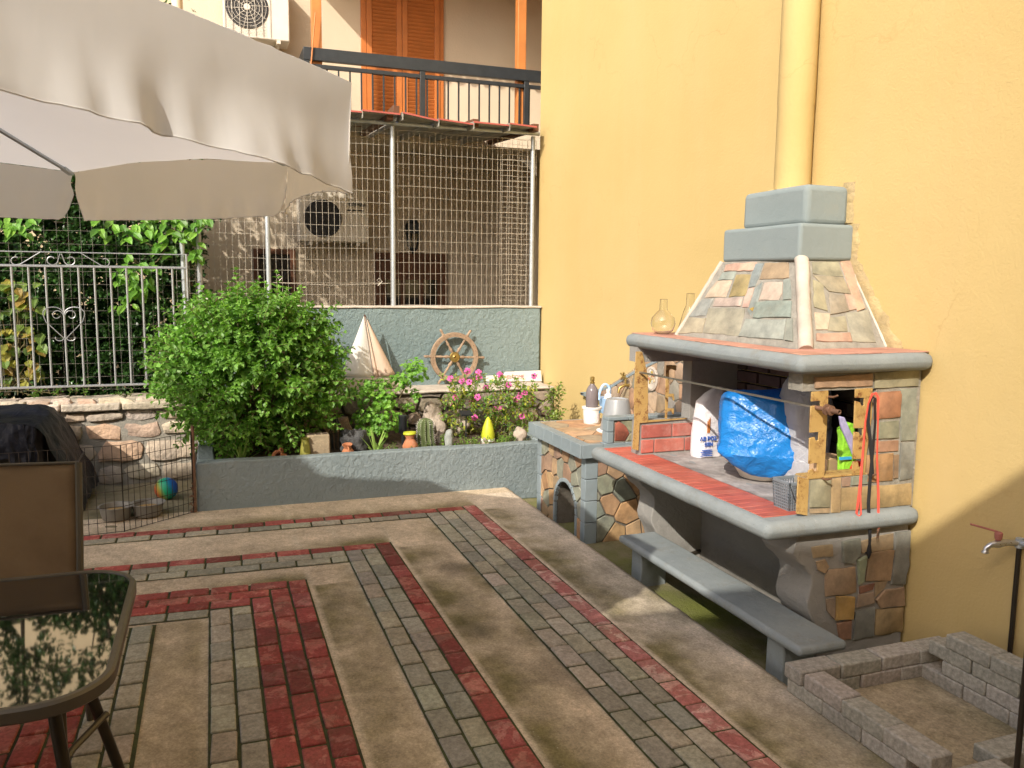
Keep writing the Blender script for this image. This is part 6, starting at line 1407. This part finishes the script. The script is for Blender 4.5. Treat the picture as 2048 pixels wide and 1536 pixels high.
# periwinkle with pink flowers
t = thing('pink_periwinkle', 'pink flowering periwinkle with yellow green leaves in the planter', 'flowers', (6.8,-2.15,.33)); lm = MB(); sm = MB()
GV = [(.15,.30,.05),(.20,.36,.06),(.12,.24,.045),(.44,.46,.08),(.27,.38,.13),(.40,.42,.06)]
FL = [(935,742),(957,745),(958,755),(901,757),(924,762),(938,764),(1000,749),(1068,752),(1017,770),(972,775),(911,795),(904,806),(944,806),(955,794),(1041,790),(1049,787),(1062,797),(949,835),(1002,818),(1044,832),(978,829),(1033,799),(988,818)]
base = [Vector((6.75+rnd(-.12,.15), y, .33)) for y in (at(915,880, X=6.75).y, at(950,880, X=6.75).y, at(985,880, X=6.75).y, at(1020,880, X=6.75).y, at(1050,880, X=6.75).y)]
for k, (px, py) in enumerate(FL):
    X = 6.62+.022*((k*7) % 13); f = at(px,py, X=X); b = min(base, key=lambda q: abs(q.y-f.y)); b = b+Vector((rnd(-.05,.05),rnd(-.05,.05),0)); m_ = b.lerp(f,.55)+Vector((rnd(-.02,.02),rnd(-.03,.03),.02)); sm.tube([b, m_, f], [.004,.003,.002], 5)
    n = 7
    for i in range(n):
        q = b.lerp(m_, i/n*2) if i < n/2 else m_.lerp(f, (i/n-.5)*2); 
        for s in range(3):
            d = rdir(.4); c = jit(random.choice(GV), .2); leaf(lm, q, d, UPV, rnd(.035,.06), rnd(.016,.025), c)
    for s in range(7):
        d = rdir(.3); leaf(lm, f-Vector((0,0,.012)), d, UPV, rnd(.03,.05), rnd(.014,.02), jit(GV[s % 3], .2))
    g = MB(); ax = (Vector((-1,.35,.45))+rdir()*.35).normalized(); x, y, z = frame(ax); pc_ = jit((.80,.12,.48), .12)
    for j in range(5):
        a = j*2*math.pi/5+k; u_ = x*math.cos(a)+y*math.sin(a); v_ = z.cross(u_); s = .023
        vs = [f, f+u_*s*.55+v_*s*.42+z*.002, f+u_*s*1.15+v_*s*.55-z*.001, f+u_*s*1.3-z*.003, f+u_*s*1.15-v_*s*.55-z*.001, f+u_*s*.55-v_*s*.42+z*.002]; g.add(vs, [(0,1,2,3,4,5)], pc_)
    g.lathe([(.003,.001),(.0015,.0025)], f, 6, ax, (.45,.02,.12)); g.build('flower', MT['petal'], t, fix=False)
for k in range(190):
    px, py = rnd(888,1072), rnd(765,868); X = rnd(6.6,6.95); q = at(px,py, X=X); d = rdir(.2)
    twig(lm, q, (d+UPV*.6).normalized(), 4, .022, .046, .021, GV, .1, True, sm)
lm.build('foliage', MT['leaf'], t, fix=False); sm.build('stems', MT['stem'], t)

def small_plant(name, label, spots, cols, L, W, n, cat='plant', mat='leaf', up=.7, st=.018, k=4):
    px, py, X = spots[0]; p = at(px,py, X=X); t = thing(name, label, cat, p); lm = MB(); sm = MB()
    for px, py, X, r in [(*s, n) for s in spots]:
        c = at(px,py, X=X)
        for i in range(r):
            q = c+Vector((rnd(-.05,.05),rnd(-.06,.06),rnd(-.03,.02))); twig(lm, q, (rdir()+UPV*up).normalized(), k, st, L, W, cols, .08, True, sm)
    lm.build('foliage', MT[mat], t, fix=False); sm.build('stems', MT['stem'], t)
small_plant('ground_cover', 'low fresh green succulent ground cover right of the grey stone', [(925,895,6.40),(945,890,6.38),(985,892,6.36),(1005,890,6.38),(1015,882,6.45),(890,888,6.5)], [(.16,.30,.04),(.12,.26,.04),(.20,.33,.06)], .022, .015, 16)
small_plant('grey_thyme', 'dusty grey green cushion plant by the counter end', [(1030,888,6.42),(1048,890,6.40),(1020,872,6.55)], [(.17,.25,.12),(.22,.29,.16),(.13,.22,.09)], .017, .009, 16)
small_plant('seedlings', 'small weeds growing along the front edge of the planter', [(770,900,6.32),(800,903,6.33),(850,905,6.33),(875,903,6.34),(840,900,6.36)], [(.13,.28,.04),(.10,.22,.04)], .022, .012, 5)
small_plant('broadleaf_shrub', 'small oval leaved shrub between the planter and the yellow wall', [(1103,805,6.5),(1106,830,6.5),(1112,850,6.45),(1098,845,6.5),(1108,790,6.5)], [(.20,.28,.05),(.28,.34,.09),(.13,.21,.04)], .05, .024, 6, 'shrub', 'gloss_leaf', 1.0, .03)
small_plant('wall_weeds', 'weeds growing on the stone wall behind the railing', [(130,786,7.5),(165,785,7.52),(60,788,7.5),(250,785,7.5)], [(.15,.30,.05),(.10,.22,.04)], .03, .018, 5)

# hedge beyond the wire
t = thing('evergreen_hedge', 'dense dark glossy evergreen hedge growing beyond the wire mesh', 'hedge', (8.3,2,0)); lm = MB(); sm = MB()
GH = [(.030,.075,.020),(.038,.095,.025),(.026,.065,.018),(.05,.12,.03),(.06,.15,.035)]
yr_ = at(392,500, X=8.0).y
def hx(y, z): return 8.0+.22*noise.noise(Vector((y*1.6,z*1.6,2)))+.14*noise.noise(Vector((y*4.5,z*4.5,5)))
for k in range(5200):
    y = yr_+rnd(-.02,1)**1*3.9; z = .55+rnd(0,1)*4.1
    if z > 2.5 and rnd(0,1) < .5: continue
    if y < yr_+.25 and rnd(0,1) < .3: continue
    p = Vector((hx(y,z)+rnd(-.04,.14), y, z)); twig(lm, p, (Vector((-.8,.2,.3))+rdir()*.8).normalized(), 4, .036, .056, .034, GH, .15)
for k in range(2600):
    y = yr_+.05+rnd(0,1)*4.2; z = .4+rnd(0,1)*(2.5 if k % 9 else 4.0); p = Vector((8.3+rnd(-.1,1.0),y,z)); twig(lm, p, (Vector((-.6,0,.3))+rdir()).normalized(), 4, .06, .12, .085, GH[:3], .2)
lm.build('foliage', MT['gloss_leaf'], t, fix=False)
for k in range(7):
    y = yr_+.2+k*.55; g = MB(); q = [Vector((8.5+rnd(-.1,.1),y,ZL))]
    for i in range(6): q.append(q[-1]+Vector((rnd(-.1,.1),rnd(-.15,.15),.7)))
    g.tube(q, [.05,.045,.04,.03,.02,.015,.008], 7)
    for i in range(2, 6):
        for s in range(3): a = q[i]; b = a+rdir(.3)*rnd(.4,.7); g.tube([a, (a+b)/2+Vector((0,0,.06)), b], [.015,.011,.005], 5)
    g.build('trunk', MT['bark'], t, smooth=True)
t = thing('climbing_vine', 'bright lime green large leaved vine climbing over the wire mesh', 'vine', (7.6,1,2)); lm = MB(); sm = MB()
GL = [(.17,.36,.045),(.13,.30,.04),(.21,.41,.06),(.10,.24,.035)]
path = [(395,445),(372,470),(345,455),(310,470),(285,445),(245,460),(215,445),(330,500),(300,530),(270,520),(280,560),(245,548),(265,585),(250,600),(375,430),(390,500),(300,440),(350,430),(20,445),(35,455),(60,440)]
for px, py in path:
    for i in range(9):
        q = at(px+rnd(-22,22),py+rnd(-16,16), X=7.55+rnd(-.05,.1)); d = (Vector((-.5,rnd(-.8,.8),-.8+rnd(-.2,.6)))).normalized(); leaf(lm, q, d, Vector((-.8,.1,.6)), rnd(.07,.12), rnd(.04,.065), jit(random.choice(GL), .2))
for i in range(len(path)-8): a = at(*path[i], X=7.62); b = at(*path[i+1], X=7.62); sm.tube([a, (a+b)/2+Vector((-.02,0,-.03)), b], .004, 5)
lm.build('foliage', MT['leaf'], t, fix=False); sm.build('stems', MT['stem'], t)
t = thing('yellowing_vine', 'yellowing broad leaved vine at the left end of the railing', 'vine', (7.7,3,1.4)); lm = MB(); sm = MB(); root = at(40,790, X=7.75)
for k in range(110):
    px, py = rnd(-40,85), rnd(560,770)
    if rnd(0,1) > 1-max(0, px-40)/70: continue
    q = at(px,py, X=7.62+rnd(0,.2)); c = jit(random.choice([(.25,.28,.05),(.34,.31,.06),(.16,.24,.05),(.36,.25,.06),(.12,.20,.04)]), .2); d = Vector((-.5,rnd(-.7,.7),-.7+rnd(-.2,.5))).normalized(); leaf(lm, q, d, Vector((-.7,.1,.7)), rnd(.07,.12), rnd(.06,.10), c)
    if k % 6 == 0: sm.tube([root+Vector((0,rnd(-.3,.3),0)), root.lerp(q,.5), q], .004, 4)
lm.build('foliage', MT['leaf'], t, fix=False); sm.build('stems', MT['stem'], t)
# ================================================================ LIGHT AND CAMERA
sun = D.lights.new('sun', 'SUN'); sun.energy = 3.2; sun.angle = R(.55); sun.color = (1, .93, .82)
so = D.objects.new('sun', sun); COL.objects.link(so)
LD = Vector((1, -1.0, -.96)).normalized(); so.rotation_euler = LD.to_track_quat('-Z', 'Y').to_euler(); so.location = -LD*20
w = D.worlds.new('World'); bpy.context.scene.world = w; w.use_nodes = True
nt = w.node_tree; sky = nt.nodes.new('ShaderNodeTexSky'); sky.sky_type = 'NISHITA'; sky.sun_disc = False
sky.sun_elevation = math.asin(-LD.z); sky.sun_rotation = math.atan2(-LD.x, -LD.y); sky.dust_density = 4; sky.altitude = 50
nt.links.new(sky.outputs[0], nt.nodes['Background'].inputs[0]); nt.nodes['Background'].inputs[1].default_value = .15
cam = D.cameras.new('camera'); co = D.objects.new('camera', cam); COL.objects.link(co)
cam.sensor_fit = 'HORIZONTAL'; cam.sensor_width = 36; cam.lens = F_PX/2048*36; cam.clip_end = 300; cam.clip_start = .05
from mathutils import Matrix
mw = Matrix((CR, CU, -_d)).transposed().to_4x4(); mw.translation = CAM; co.matrix_world = mw
sc_ = bpy.context.scene; sc_.camera = co
sc_.view_settings.view_transform = 'Standard'; sc_.view_settings.look = 'None'; sc_.view_settings.exposure = EXPO; sc_.view_settings.gamma = 1
sc_.cycles.max_bounces = 10; sc_.cycles.diffuse_bounces = 5; sc_.cycles.transmission_bounces = 8; sc_.cycles.transparent_max_bounces = 8
sc_.cycles.use_denoising = True; sc_.cycles.sample_clamp_indirect = 6
